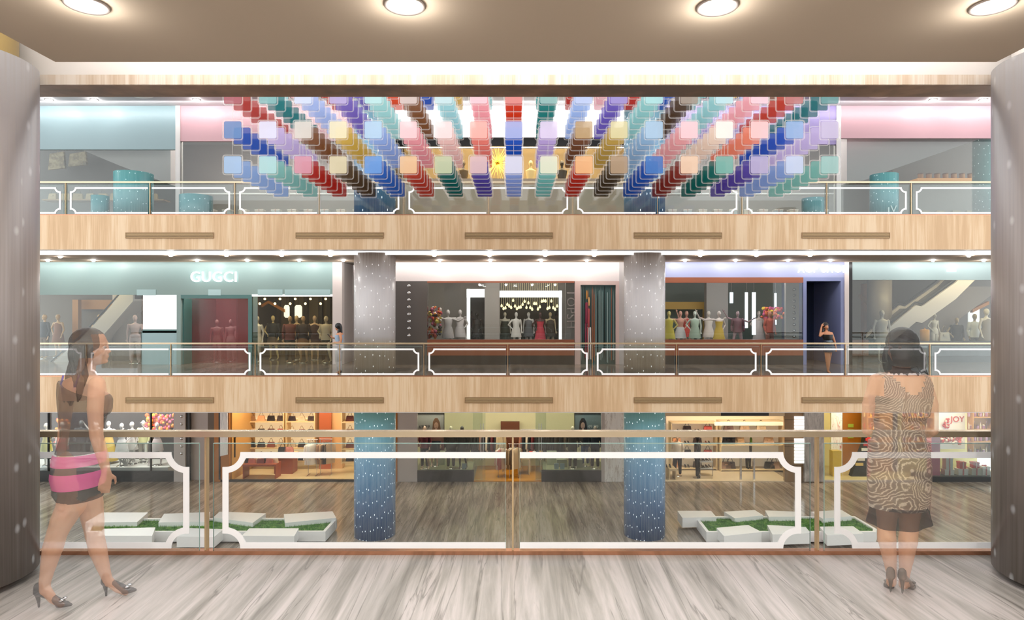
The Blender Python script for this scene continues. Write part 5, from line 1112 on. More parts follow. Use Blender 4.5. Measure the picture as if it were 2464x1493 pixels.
# ================================================================ lowest floor fronts (Y = 25.4)
YB = YSL; ZB = ZL; PB = 1160
def lw(name, a, b_, c_, d_, m, label=None, Y=None, th=.12): return prect(name, a, b_, c_, d_, Y or YB, th, m, label)
sbox('floor', PX(520, YB), PX(853, YB)+2, YB+.02, 28, ZL, ZL+.03, mat('cream glossy floor', 'e6d0a4', .15)); sbox('floor', PX(1600, YB), PX(1900, YB), YB+.02, 28, ZL, ZL+.03, mat('cream stone floor', 'dccbb0', .2))
sbox('floor', PX(1140, YB), PX(1310, YB), YB+.02, 28, ZL, ZL+.03, mat('orange boutique floor', 'c8872c', .2)); sbox('floor', PX(1984, YB), XR, YB+.02, 28, ZL, ZL+.03, mat('cream yellow floor', 'e0d0a0', .2))
def rack(label, px, y, z, wpx, garments, grp, h=1.45, rotz=0.0, names=None):
    w_ = PX(px+wpx/2, y)-PX(px, y); t = empty('clothes_rack', label, 'clothes rack', (PX(px, y), y, z), None)
    MB().tube([(-w_-.05, 0, h), (w_+.05, 0, h)], .014).build('rail', M_CHROME, t)
    for s in (-1, 1): MB().tube([(s*w_, 0, .0), (s*w_, 0, h)], .013).tube([(s*w_, -.22, .015), (s*w_, .22, .015)], .013).build('leg', M_CHROME, t)
    n = len(garments)
    for i, c_ in enumerate(garments):
        x = PX(px, y)-w_+.08+(2*w_-.16)*i/max(n-1, 1); put('garment', '%s garment on the %s, %s from the left' % (cname(c_), grp, ORD[i]), 'garment', (x, y, z+h-1.2), [c_, M_CHROME], (1.15, .95, 1.05), .75+.1*(i % 3), 'garments on the '+grp)
    return t
# --- A winter display, far left
lw('trim_19', 40, 418, 1135, PB, M_DARK, 'black plinth under the far left display'); window(40, 418, 985, 1135, YB+.05)
for px in (115, 243, 362): mullion(px, 985, 1135, YB, M_BLACK)
sbox('trim_15', PX(40, 26), PX(418, 26), YB+.15, 27.0, ZL, PZ(1119, 26), mat('snow white base', 'e9e4e2', .7)); sbox('wall_back', XL, PX(420, 27.1), 27.1, 27.2, ZL, -1, mat('night brown wall', '32261f', .5))
sbox('wall_back', PX(150, 26.9), PX(232, 26.9), 26.9, 27.05, ZL+.6, -1, mat('night blue panel', '10182c', .4)); fill_panel(PX(60, 26), PX(410, 26), 25.6, 25.85, -1.56, mat('display fill panel', 'ffffff', .5, 0, 50, 'fff8f0'))
zs = PZ(1119, 26)
AA = [(112, 'reach', 'd8cfc0', (('dress', 'cfc25a'),)), (150, 'stand', 'd0c8c4', (('skirt', 'c84a58'),)), (195, 'hip', '6a7680', (('jacket', '3a4654'), ('trousers', '2c3440'))), (232, 'dance', 'e6e2e4', (('dress', 'd8c0b0'),)), (262, 'dance', 'efe9ec', (('gown', 'd9b23c'),)), (293, 'reach', 'f0ecee', (('skirt', 'ece8ea'),)), (318, 'stand', 'e9e4e4', (('dress', 'e4dcd8'),)), (345, 'hip', 'e4e4da', (('jacket', 'dfe0a4'), ('trousers', 'd8d0c4'))), (378, 'dance', 'e9d8dc', (('skirt', 'e8d8dc'),))]
for i, (px, po, c_, cl) in enumerate(AA):
    yy = 25.8+.3*((i*2) % 5)/2; mannequin('posed mannequin in the white far left display on the lowest floor, %s from the left' % ORD[i], PX(px, yy), yy, zs, po, c_, cl, 1.75, .3*(i % 3-1), 'far left display mannequins')
flowers('orange, red and pink flowers massed at the back of the far left display', 345, 416, 1000, 1040, 26.5, ['e0602c', 'd03a3a', 'e8902c', 'e0b84a', 'd86a90'], 130, .08); flowers('dark red and orange flowers at the left of the far left display', 130, 160, 1010, 1075, 26.5, ['a03a28', 'c8602c', '6a2a20', 'd88a3a'], 60, .08)
b = MB(); p0 = Vector((PX(300, 25.7), 25.75, zs))
for i in range(26):
    a = R.uniform(-1.2, 1.2); q = p0+Vector((math.sin(a)*.5, R.uniform(-.1, .1), .25+.3*math.cos(a))); b.tube([p0, p0+(q-p0)*.5+Vector((0, 0, .06)), q, q+Vector((R.uniform(-.3, .3), 0, R.uniform(0, .2)))], [.012, .009, .006, .003], 5)
o = b.build('bare_shrub', mat('frosted twig', 'cfc8c6', .6)); tag(o, 'frosted leafless shrub low in the far left display', 'shrub')
lw('wall_left', 418, 445, 985, PB, M_GREYL, 'pale studded pier', None, .3); studs(437, 1003, 1092, 6, YB, M_CHROME, 'pale pier beside the far left display')
lw('wall_left', 445, 456, 985, PB, M_DARK, None, YB+.1); lw('wall_left', 456, 500, 985, PB, M_GREYL, 'grey door recess', YB+.3); lw('wall_left', 500, 515, 985, PB, mat('brown grey jamb', '6a5c50', .5), None, YB)
# --- C handbag shop
lw('wall_left', 515, 552, 985, PB, mat('honey timber panel', 'b5763c', .4), 'honey timber pier', YB); lw('trim_20', 526, 530, 985, 1155, M_DARK, None, YB-.02, .03)
o = MB().prism([(PX(530, YB-.03), PZ(1098, YB)), (PX(548, YB-.03), PZ(1094, YB)), (PX(548, YB-.03), PZ(994, YB)), (PX(530, YB-.03), PZ(994, YB))], YB-.05, YB-.02).build('poster', marble('sketch paper', [(.2, 'c9cbd0'), (.4, 'f2f2f4'), (.8, 'ffffff')], .6, 6, 6)); tag(o, 'tall white sketch poster on the honey timber pier', 'poster')
for i in range(3):
    o = MB().box(-.045, .045, -.01, .01, -.9, 0).box(-.06, .06, -.02, .02, -.12, .0).build('belt', M_BLACK); o.location = P(556+4*i, 1047, YB+.3); tag(o, 'black belt hanging beside the handbag shop entrance, %s of three' % ORD[i], 'belt', 'hanging belts')
sbox('wall_left', PX(552, YB), PX(552, YB)+.06, YB+.1, 28, ZL, -1.5, mat('ochre side wall', 'c89a58', .5)); sbox('trim_15', PX(550, YB), PX(575, YB), YB+.28, YB+.34, PZ(1046, YB), PZ(1042, YB), M_BRONZE)
lw('trim_21', 530, 853, 1155, 1160, M_DARK, 'dark threshold of the handbag shop', YB, .1)
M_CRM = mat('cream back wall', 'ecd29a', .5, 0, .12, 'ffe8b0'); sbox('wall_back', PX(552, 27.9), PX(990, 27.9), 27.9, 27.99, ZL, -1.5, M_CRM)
fill_panel(PX(580, 26.6), PX(840, 26.6), 25.8, 26.1, -1.56, mat('amber fill panel', 'fff0d8', .5, 0, 26, 'ffecd0'))
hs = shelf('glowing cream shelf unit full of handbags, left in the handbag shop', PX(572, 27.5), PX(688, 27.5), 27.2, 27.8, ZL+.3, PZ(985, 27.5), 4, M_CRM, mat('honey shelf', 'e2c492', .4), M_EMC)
bc = ['2a1c1c', '8a4a38', 'd8a078', '5a2a24', 'c8b090', '1f1a1c', 'b8524a', 'e0c8a8', '3a2c28', '8f6a4a']
for r_, z in enumerate(hs):
    for i in range(5):
        put('bag', 'handbag on the left glowing shelf unit, %s from left on the %s board' % (ORD[i], ORD[3-r_]), 'handbag', (PX(583+23.5*i, 27.45), 27.4, z), [bc[(i*3+r_*2) % 10], '4a3024'], (.95, 1, 1.0), 0, 'shelf handbags left')
hs = shelf('glowing cream shelf unit with shoes and bags, right in the handbag shop', PX(694, 27.5), PX(762, 27.5), 27.2, 27.8, ZL+.3, PZ(985, 27.5), 4, M_CRM, MATS['honey shelf'], M_EMC)
for r_, z in enumerate(hs):
    for i in range(3):
        put('bag', 'small handbag on the right glowing shelf unit, %s from left on the %s board' % (ORD[i], ORD[3-r_]), 'handbag', (PX(704+23*i, 27.45), 27.4, z), [bc[(i*4+r_*3+1) % 10], '6a4a34'], .9, 0, 'shelf handbags right')
sbox('wall_back', PX(768, 27.3), PX(797, 27.3), 27.3, 27.8, ZL, -1.5, mat('rust panel', 'b4603a', .4)); sbox('wall_back', PX(797, 27.4), PX(824, 27.4), 27.4, 27.8, ZL, -1.5, mat('amber panel', 'dfb27e', .4))
hs = shelf('narrow glowing shelf beside the blue column in the handbag shop', PX(828, 27), PX(862, 27), 26.6, 27.2, ZL+.4, PZ(985, 27), 4, M_CRM, MATS['honey shelf'], M_EMC)
for r_, z in enumerate(hs): put('bag', 'brown handbag on the narrow shelf by the blue column, %s board from the top' % ORD[3-r_], 'handbag', (PX(843, 26.9), 26.85, z), [bc[r_], '3a2418'], 1.0)
def bench(label, px0, px1, y, z, h, m):
    x0, x1 = PX(px0, y), PX(px1, y); w_ = (x1-x0)/2; t = empty('display_table', label, 'table', ((x0+x1)/2, y, z))
    MB().box(-w_, w_, -.3, .3, h-.08, h).build('table_top', m, t)
    for s in (-1, 1): MB().box(s*w_-.04 if s > 0 else -w_, w_ if s > 0 else -w_+.04, -.28, .28, 0, h-.08).build('leg', m, t)
    return t
M_RT = mat('rust timber', '9c4f30', .35); zf = ZL+.03
bench('low rust timber display table in the handbag shop', 591, 670, 26.0, zf, .58, M_RT)
for i in range(7): put('bag', 'patterned handbag on the rust table, %s from the left' % ORD[i], 'handbag', (PX(598+10.5*i, 26.0), 26.0-.1*(i % 2), zf+.58), [('2c1c18', 'c06a58', 'e0c0a0', '7a3028')[i % 4], '2a1a14'], .85, 0, 'rust table handbags')
t = empty('display_counter', 'rust coloured counter with a pale top behind the low table', 'counter', (PX(688, 26.8), 26.8, zf)); MB().box(-.38, .38, -.3, .3, 0, .75).build('counter_body', M_RT, t); MB().box(-.42, .42, -.34, .34, .75, .8).build('counter_top', M_CRM, t)
for i in range(2): put('bag', '%s handbag on the rust counter' % ('black', 'pink')[i], 'handbag', (PX(680+16*i, 26.8), 26.8, zf+.8), [('1c1818', 'c88078')[i], '2a1a14'], 1.1)
rack('chrome rack of white coats in the handbag shop', 752, 26.3, zf, 20, ['f0ebe8', 'e6d8d0', 'ece6e2', 'd8a8a0', 'f0eeec', 'e8e0da'], 'white coat rack'); rack('chrome rack of brown coats in the handbag shop', 784, 26.4, zf, 26, ['a8805c', '8a6044', 'c09a74', 'b08860', '6a4a34', '2c2420', 'c8a888'], 'brown coat rack')
# --- E fashion shop
lw('wall_front', 951, 1004, 985, PB, M_GREYL, 'grey pier right of the blue column'); lw('wall_front', 953, 956, 985, PB, mat('orange edge trim', 'b5702c', .4), None, YB-.02, .02)
lw('trim_19', 1004, 1140, 1133, PB, M_DARK, 'black plinth under the left fashion window'); lw('trim_19', 1303, 1447, 1133, PB, M_DARK, 'black plinth under the right fashion window')
sbox('trim_15', PX(1004, 26), PX(1138, 26), YB+.12, 26.9, ZL, PZ(1133, YB), mat('olive platform', '8a8c70', .5)); sbox('trim_15', PX(1306, 26), PX(1452, 26), YB+.12, 26.9, ZL, PZ(1133, YB), MATS['olive platform']); zp = PZ(1133, YB)
window(1004, 1140, 985, 1133, YB+.04); window(1303, 1447, 985, 1133, YB+.04); window(1140, 1161, 985, 1155, YB+.04); window(1290, 1303, 985, 1155, YB+.04)
fill_panel(PX(1010, 26.6), PX(1440, 26.6), 25.55, 25.75, -1.56, mat('lime fill panel', 'fdf3c0', .5, 0, 26, 'fff8e4')); sbox('wall_back', PX(990, 27.9), PX(1500, 27.9), 27.9, 27.98, ZL, -1.5, mat('lime cream wall', 'd3cca4', .6, 0, .05, 'f6e9a0'))
rack('rack of dark coats deep in the right part of the fashion shop', 1340, 27.35, zf, 60, ['1c1c20', '2c2826', '141418', '3a302a', '1a1a1e', '504030'], 'deep coat rack', 1.65)
rack('rack of dark coats deep in the left part of the fashion shop', 1085, 27.35, zf, 80, ['18181c', '2a2624', '5a2a2c', '141416', '33302c', '1c1c22', '141414'], 'far left coat rack', 1.65)
sbox('trim_22', PX(1205, 27.7), PX(1250, 27.7), 27.6, 27.8, ZL, PZ(1015, 27.7), mat('brown inner doorway', '6a3c28', .5))
for i, (px, lab) in enumerate(((1160, 'left'), (1300, 'right'))):
    _d = prect('door_%d' % (i+1), px-22 if i == 0 else px-12, px+8 if i == 0 else px+14, 990, 1156, YB+.1, .02, M_SHOPG)
    for k in (-3, 3): MB().tube([(PX(px+k, YB), YB+.02, PZ(1108, YB)), (PX(px+k, YB), YB+.02, PZ(1020, YB))], .014).build('door_handle', M_CHROME, _d)
def poster(label, p0, p1, q0, q1, Y, bg, hair, skin, coat, price, tx, fs=.28, tc='c9c9c9'):
    x0, x1 = PX(p0, Y), PX(p1, Y); cx = (x0+x1)/2; w_ = (x1-x0)/2; z0, z1 = PZ(q1, Y), PZ(q0, Y); t = empty('framed_poster', label, 'poster', (cx, Y, z0)); H = z1-z0
    MB().box(-w_, w_, 0, .03, 0, H).build('print', mat('poster '+bg, bg, .5), t); MB().box(-w_-.02, -w_, -.02, .03, 0, H).box(w_, w_+.02, -.02, .03, 0, H).box(-w_-.02, w_+.02, -.02, .03, H, H+.02).build('frame', M_BLACK, t)
    def disc(cx_, cz, rx, rz, y, n=24): return [(cx_+rx*math.cos(2*PI*k/n), cz+rz*math.sin(2*PI*k/n)) for k in range(n)]
    ox = (.0, -.0)[0]+tx; b = MB()
    b.prism([(ox-.17, .32), (ox-.13, .78), (ox-.05, .92), (ox+.06, .92), (ox+.14, .76), (ox+.2, .32)], -.004, 0, 'y', 0)
    b.prism([(ox-.42, 0), (ox-.3, .3), (ox-.08, .42), (ox+.1, .42), (ox+.32, .3), (ox+.44, 0)], -.007, -.004, 'y', 2); b.prism(disc(ox, .62, .085, .135, 0), -.009, -.007, 'y', 1); b.prism([(ox-.04, .38), (ox+.04, .38), (ox+.035, .52), (ox-.035, .52)], -.0085, -.007, 'y', 1)
    for s in (-1, 1): b.prism(disc(ox+s*.035, .65, .014, .007, 0, 10), -.0105, -.009, 'y', 0)
    b.prism(disc(ox, .545, .025, .009, 0, 10), -.0105, -.009, 'y', 3)
    b.build('portrait', [mat('p'+c_, c_, .5) for c_ in (hair, skin, coat, '9a4a44')], t); text('lettering', price, fs, mat('price '+tc, tc, .5), (-w_+.27 if tx > -.05 else w_-.32, -.012, H*.52), t, .002)
    return t
poster('framed poster of a long haired woman with a price, left window of the fashion shop', 1005, 1068, 996, 1062, 25.9, 'b9b6ae', '8a6040', 'd8a888', '9a6a58', '69.99', .22, .2, '3a3a3a'); poster('dark framed poster of a long haired woman, right fashion window', 1383, 1446, 996, 1062, 25.9, '6f7f84', '1f1c1e', 'b89a8c', '1a1a1e', '49.99', -.2, .2, 'c8d0d2')
for i, (px, po, c_, cl) in enumerate(((1022, 'hip', 'd8b49c', (('jacket', '7a2430'), ('trousers', '1a1a1e'))), (1045, 'stand', 'caa48c', (('jacket', '1c1a1e'), ('skirt', '2a262c'))), (1085, 'stand', 'b8b294', (('jacket', '24201c'), ('trousers', '16161a'))), (1112, 'hip', '2a2826', (('jacket', '141416'), ('skirt', '1c1c20'))), (1378, 'stand', 'c8c0a8', (('jacket', '1e1c1a'), ('trousers', '2a2a2c'))), (1408, 'hip', '9a8c80', (('jacket', '16161c'), ('trousers', '2c4a7a'))), (1432, 'stand', '8c8078', (('jacket', '20222a'), ('trousers', '16161a'))))):
    yy = 25.75 if i not in (1, 5) else 26.2; mannequin('dark dressed mannequin in the fashion shop window, %s' % ('wine red jacket, leftmost', 'black jacket and skirt', 'open jacket, bare head by the poster', 'all black with a hand on its hip', 'black jacket, left in the right window', 'blue trousers', 'dark, beside the marble pier')[i], PX(px, yy), yy, zp, po, c_, cl, 1.72, .25*(i % 3-1))
for i, (px, py, hh) in enumerate(((1055, 1100, .5), (1352, 1120, .3), (1390, 1118, .3), (1330, 1100, .5))):
    o = MB().box(-.2, .2, -.2, .2, 0, hh).build('display_block', mat('olive display block', '9aa088', .5)); o.location = (PX(px, 25.9), 26.5 if i in (0, 3) else 26.1, zp); tag(o, 'olive display block on the fashion shop platform, %s' % ('left window', 'middle of the right window', 'right part of the right window', 'left part of the right window')[i], 'block')
for i, px in enumerate((1117, 1339, 1353)):
    o = MB().box(-.09, .09, -.01, .01, 0, .23).build('price_card', mat('pale blue card', 'b9d4e4', .5)); o.location = (PX(px, 25.6), 25.6, zp); tag(o, 'pale blue card standing at the foot of the fashion window, %s from the left' % ORD[i], 'card')
g8 = ['1a1a1c', '2a2428', '141416', 'b0745c', '1c1c20', 'd8c8b0', '20201e', '6a2a2c', '161618', 'c9b490']
rack('long rack of mostly black clothes left in the fashion shop', 1175, 27.0, zf, 70, g8, 'long dark rack', 1.7); rack('rack of mixed clothes behind the centre of the fashion shop', 1278, 27.2, zf, 44, g8[3:9], 'back mixed rack', 1.7)
rack('rack of brown and black clothes right behind the centre post in the fashion shop', 1237, 25.95, zf, 22, ['8a6a48', 'b09470', '5a4430', '1c1814', 'c9b08c'], 'centre rack', 1.35); rack('rack of patterned clothes left of the centre rack', 1206, 26.1, zf, 14, ['c9a090', 'e0d0c0', 'a85a50', 'd8c0a8'], 'patterned rack', 1.3)
for i, px in enumerate((1262, 1290)):
    bench('low pale table with folded clothes, %s behind the right glass door' % ('nearer' if i == 0 else 'further'), px-16, px+12, 26.6+.4*i, zf, .7, mat('pale table', 'd8c8a8', .4))
    for k in range(4):
        o = MB().box(-.09, .09, -.12, .12, 0, .09).box(-.085, .085, -.115, .115, .09, .13).build('folded_clothes', mat('fold '+['d84a3a', 'e8e0d4', '3a4a6a', 'd8a060'][k], ['d84a3a', 'e8e0d4', '3a4a6a', 'd8a060'][k], .7)); o.location = (PX(px-12+7.5*k, 26.6+.4*i), 26.6+.4*i, zf+.7); bevel(o, .015); tag(o, '%s folded clothes on the %s pale table' % (('red', 'cream', 'navy', 'tan')[k], ('nearer', 'further')[i]), 'clothes', 'folded clothes')
lw('wall_front', 1447, 1455, 985, PB, M_GREYL, None, YB); lw('wall_front', 1455, 1510, 985, PB, marble('floral white wall', [(.1, 'a89e96'), (.26, 'e6e2de'), (.4, 'f8f6f4'), (.8, 'ffffff')], .4, 3.5, 3.5), 'white marbled pier left of the blue column')
lw('wall_front', 1510, 1603, 985, PB, M_GREYL, None, YB+.3)
# --- G cream shoe shop
fill_panel(PX(1620, 26.6), PX(1880, 26.6), 25.6, 25.9, -1.56, MATS['amber fill panel']); M_IV = mat('ivory wall', 'ecd9bb', .5, 0, .15, 'ffeed0'); sbox('wall_back', PX(1590, 27.8), PX(1900, 27.8), 27.8, 27.9, ZL, -1.5, M_IV)
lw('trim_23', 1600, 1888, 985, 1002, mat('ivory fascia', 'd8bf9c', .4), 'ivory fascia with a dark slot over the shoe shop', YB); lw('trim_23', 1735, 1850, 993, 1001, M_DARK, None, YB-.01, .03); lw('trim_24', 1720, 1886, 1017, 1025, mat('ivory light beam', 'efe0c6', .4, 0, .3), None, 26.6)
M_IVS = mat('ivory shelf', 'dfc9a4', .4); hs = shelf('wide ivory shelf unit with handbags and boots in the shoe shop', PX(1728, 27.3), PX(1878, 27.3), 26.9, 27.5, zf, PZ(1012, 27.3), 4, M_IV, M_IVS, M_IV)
items = [[('bag', 1745, '9a7a68'), ('bag', 1756, '3a2c28'), ('boot', 1796, '22201e'), ('boot', 1803, '2a2624'), ('bag', 1850, '2c2a28'), ('bag', 1862, 'b0907c')], [('shoe_pair', 1748, '5a3c30'), ('shoe_pair', 1772, '3c2c26'), ('boot', 1805, '3c3430'), ('shoe_pair', 1832, '6a5040'), ('shoe_pair', 1860, 'c0a890')],
         [('bag', 1750, '161414'), ('bag', 1762, '2c2420'), ('bag', 1778, 'c8a880'), ('bottle', 1806, '4a6a1c'), ('bag', 1848, 'd8b8a0')], [('bag', 1752, '6a5048'), ('bag', 1790, 'b89878'), ('bag', 1830, 'd0b898')]]
for r_, row in enumerate(items):
    for i, (kd, px, c_) in enumerate(row): put(kd, '%s %s on the ivory shelf unit, %s board up, %s from left' % (cname(c_), {'bag': 'handbag', 'boot': 'boot', 'shoe_pair': 'pair of shoes', 'bottle': 'bottle'}[kd], ORD[r_], ORD[i]), {'bag': 'handbag', 'boot': 'boot', 'shoe_pair': 'shoes', 'bottle': 'bottle'}[kd], (PX(px, 27.15), 27.1, hs[r_]), [c_, '3a2c20'], 1.25)
for px in (1782, 1814): sbox('trim_25', PX(px, 25.6)-.035, PX(px, 25.6)+.035, 25.56, 25.64, zf, PZ(1100, 25.6), M_CHROME)
hs = shelf('pale shelf unit left in the shoe shop', PX(1612, 27.4), PX(1720, 27.4), 27.1, 27.6, zf, PZ(1015, 27.4), 4, M_IV, M_IVS, M_IV)
for r_, z in enumerate(hs):
    for i in range(4): put(('bag', 'shoe_pair')[(r_+i) % 2], '%s on the pale left shelf unit, %s board up, %s from left' % (('handbag', 'pair of shoes')[(r_+i) % 2], ORD[r_], ORD[i]), ('handbag', 'shoes')[(r_+i) % 2], (PX(1628+25*i, 27.3), 27.3, z), [bc[(i*3+r_*5+2) % 10], '3a2c20'], 1.1)
mannequin('dark clad figure standing at the counter of the shoe shop', PX(1678, 25.9), 25.9, zf, 'hip', '2a2220', (('jacket', '1e1a1c'), ('trousers', '1a181a')), 1.72, 1.2); mannequin('dark trousered half hidden figure left in the shoe shop', PX(1630, 26.2), 26.2, zf, 'stand', 'c8a890', (('trousers', '1e1c1e'), ('jacket', 'e6d8c8')), 1.7, -.4)
t = empty('display_counter', 'pale glass counter beside the dark figure in the shoe shop', 'counter', (PX(1697, 25.9), 25.95, zf)); MB().box(-.24, .24, -.22, .22, 0, .12).build('plinth', M_IVS, t)
for z in (.38, .66, .92): MB().box(-.25, .25, -.22, .22, z, z+.03).build('counter_board', M_WHITE, t)
for s in (-1, 1): MB().box(s*.25-.012, s*.25+.012, -.22, -.19, .12, .95).build('post', M_CHROME, t)
for k in range(3):
    for z in (.41, .69, .95): put('shoe_pair', 'pair of dark shoes on the pale glass counter', 'shoes', (PX(1697, 25.9)-.15+.15*k, 25.95, zf+z), ['4a3c34'], .8, .1*k, 'counter shoes')
o = bench('low pale table at the left edge of the shoe shop', 1606, 1624, 25.9, zf, .42, M_IVS); put('shoe_pair', 'pair of black shoes on the low pale table', 'shoes', (PX(1608, 25.9), 25.9, zf+.42), ['1c1a1a'], 1.2)
lw('wall_right', 1888, 1936, 985, PB, mat('brown stone cladding', '927656', .5), 'brown stone pier with slatted light box'); 
for q in (1010, 1060, 1075, 1120): lw('trim_20', 1888, 1936, q, q+1.2, mat('stone joint', '5f4c38', .6), None, YB-.005, .01)
t = empty('slatted_sign', 'white slatted light box on the brown stone pier', 'sign', P(1922, 1115, YB)); 
for k in range(15):
    if k in (8,): continue
    MB().box(-.19, .19, -.07, -.01, k*.125, k*.125+.10).build('slat', M_EMS, t)
lw('wall_right', 1936, 1983, 985, PB, marble('silver scratched pier', [(.2, '8d8884'), (.5, 'b5b1ae'), (.8, 'cfcbc8')], .3, 4, 1.2), 'silver grey pier right of the slatted light box', YB-.1, .3)
# --- H yellow gift shop
fill_panel(PX(2000, 26.6), PX(2370, 26.6), 25.6, 25.85, -1.56, mat('shop fill panel', 'fff2d0', .5, 0, 26, 'ffeec0')); sbox('wall_back', PX(1983, 27.9), XR, 27.9, 27.98, ZL, -1.5, mat('yellow cream wall', 'e9dc9c', .5, 0, .1)); sbox('wall_left', PX(1983, YB)-.05, PX(1983, YB), YB+.2, 27.9, ZL, -1.5, mat('yellow green wall', 'dfd98c', .5))
sbox('wall_back', PX(2028, 27.4), PX(2072, 27.4), 27.4, 27.6, zf, PZ(988, 27.4), mat('amber door timber', 'b8782c', .4), 'amber timber doorway in the gift shop'); sbox('wall_back', PX(2000, 26.4), PX(2027, 26.4), 26.4, 26.5, zf, PZ(985, 26.4), marble('white red print', [(.2, 'c04a44'), (.36, 'f4efe8'), (.9, 'ffffff')], .5, 3, 3))
sbox('trim_15', PX(2001, 26.2), PX(2022, 26.2), 26.1, 26.39, zf, PZ(1085, 26.2), mat('mustard cabinet', 'd0b03c', .4))
for k in range(3): sbox('trim_20', PX(2043, 27.3), PX(2056, 27.3), 27.37, 27.4, PZ(1030+13*k, 27.3), PZ(1022+13*k, 27.3), mat('lime label', 'b8d85a', .5))
t = empty('red_stepped_stand', 'red and black stepped card stand in the gift shop', 'stand', (PX(2072, 26.2), 26.2, zf)); MB().prism([(-.45, 0), (.28, 0), (.28, 1.75), (.1, 1.75), (.05, 1.3), (-.15, .8), (-.35, .3)], -.12, .12).build('stand_body', mat('black stand', '23221f', .4), t); MB().box(.18, .30, -.14, .14, 0, 1.85).build('red_panel', mat('red panel', 'c8302c', .4), t)
for k in range(6): MB().box(-.3+.08*k, .0+.07*k, -.17, -.12, .45+.2*k, .56+.2*k).build('card_row', mat('card '+['e0c070', 'e8e0d0', 'd04030', 'f0ece0', 'c83028', 'd83a34'][k], ['e0c070', 'e8e0d0', 'd04030', 'f0ece0', 'c83028', 'd83a34'][k], .5), t)
sbox('wall_back', PX(2102, 26.9), PX(2150, 26.9), 26.9, 27.0, zf, -1.6, mat('amber slat wall', 'c08a44', .5)); sbox('wall_back', PX(2150, 26.85), PX(2160, 26.85), 26.85, 27.0, zf, -1.6, mat('navy strip', '1f2c44', .4)); sbox('wall_back', PX(2235, 27.2), PX(2322, 27.2), 27.2, 27.3, ZL+.9, -1.6, mat('white banner wall', 'eef0f0', .5, 0, .2))
t = empty('wall_letters', 'red capital letters high on the white banner of the gift shop', 'sign', P(2304, 1010, 27.15)); text('lettering', 'JOY', .34, mat('red letter', 'cc3a3a', .5), (0, 0, 0), t, .01)
flowers('heap of red and white ribbon bows below the red letters', 2262, 2320, 1046, 1068, 26.7, ['c8302c', 'e05a50', 'f0e4dc', 'b02428'], 110, .07, 'bows'); flowers('red and white bow pinned on the white banner', 2274, 2286, 1008, 1030, 27.05, ['d0484a', 'f0d8d0'], 14, .07, 'bow', .1)
for nm, a, b_, pal in (('left', 2075, 2105, ['d8402c', 'e8b03c', 'c83028', 'f0d8a0']), ('middle', 2170, 2232, ['e0b84a', '7a4a8a', 'd8d0c0', 'c86a3c']), ('right', 2326, 2376, ['5a3a28', 'a06a90', 'd8c8b8', 'b08ab0'])):
    hs = shelf('%s shelf unit of small colourful goods in the gift shop' % nm, PX(a, 26.9), PX(b_, 26.9), 26.5, 26.85, zf+.75, -1.62, 5, mat('honey shelf back', 'c99a58', .5), mat('honey shelf side', 'b8833c', .4)); n_ = max(3, int((b_-a)/6.5))
    for r_, z in enumerate(hs):
        for i in range(n_): put(('bottle', 'tin')[(i+r_) % 2], '%s on the %s gift shop shelf, %s board up, %s from left' % (('bottle', 'tin')[(i+r_) % 2], nm, ORD[r_], ORD[i]), ('bottle', 'tin')[(i+r_) % 2], (PX(a+4+(b_-a-8)*i/(n_-1), 26.65), 26.62, z), [pal[(i*3+r_) % 4], pal[(i+1) % 4]], (.62, .62, .95), 0, 'gift shop %s shelf goods' % nm)
sbox('trim_19', PX(2225, YB), XR, YB-.02, 26.3, ZL, PZ(1150, YB)+.02, M_DARK, 'dark plinth under the gift shop window'); window(2225, 2440, 985, 1150, YB+.04); zq = PZ(1150, YB)+.02
t = empty('pink_pillar_box', 'tall pink glossy gift tower in the gift shop window', 'gift', (PX(2246, 25.8), 25.8, zq)); MB().box(-.17, .17, -.15, .15, 0, 1.35).build('box_body', mat('pink gloss', 'd85a7c', .25), t); MB().box(-.18, .18, -.16, .16, 1.35, 1.7).build('top_box', mat('light pink gloss', 'e49ab0', .3), t)
for i, (px, s, c1, c2) in enumerate(((2280, (1.25, 1, 1), 'efe6e0', 'c84a50'), (2282, (.9, 1, 2.2), 'e6e2de', 'd86a6a'), (2313, (1.3, 1, 1.1), 'f2ece8', 'd8404a'), (2313, (.8, .9, 1.2), 'd84038', 'f0e0d8'), (2345, (1.3, 1, 1.2), 'cfc6b8', 'c8384a'), (2368, (1.0, 1, 1.5), 'ece4de', 'd0404c'), (2350, (.8, .9, 1.0), 'c83a4a', 'f0dcd4'), (2335, (.6, .8, 1.0), 'e8b0b4', 'c83040'))):
    lift = {1: .23, 3: .25, 6: .28}.get(i, 0); dy = {1: 0, 3: 0, 6: 0}.get(i, 0)
    px2 = {1: 2280, 3: 2313, 6: 2345}.get(i, px)
    put('giftbox', 'ribboned gift box in the gift shop window, %s' % ('wide white, leftmost', 'tall pale one stacked on the leftmost', 'wide white by the middle', 'red, stacked on the middle one', 'grey beige, right group', 'tall white, rightmost', 'red, stacked in the right group', 'small pink between the groups')[i], 'gift box', (PX(px2, 25.8), 25.8+(.25 if i == 7 else 0), zq+lift), [c1, c1, c2], s)
lw('trim_19', 1984, 2225, 1157, 1160, M_GREYL, None, YB)

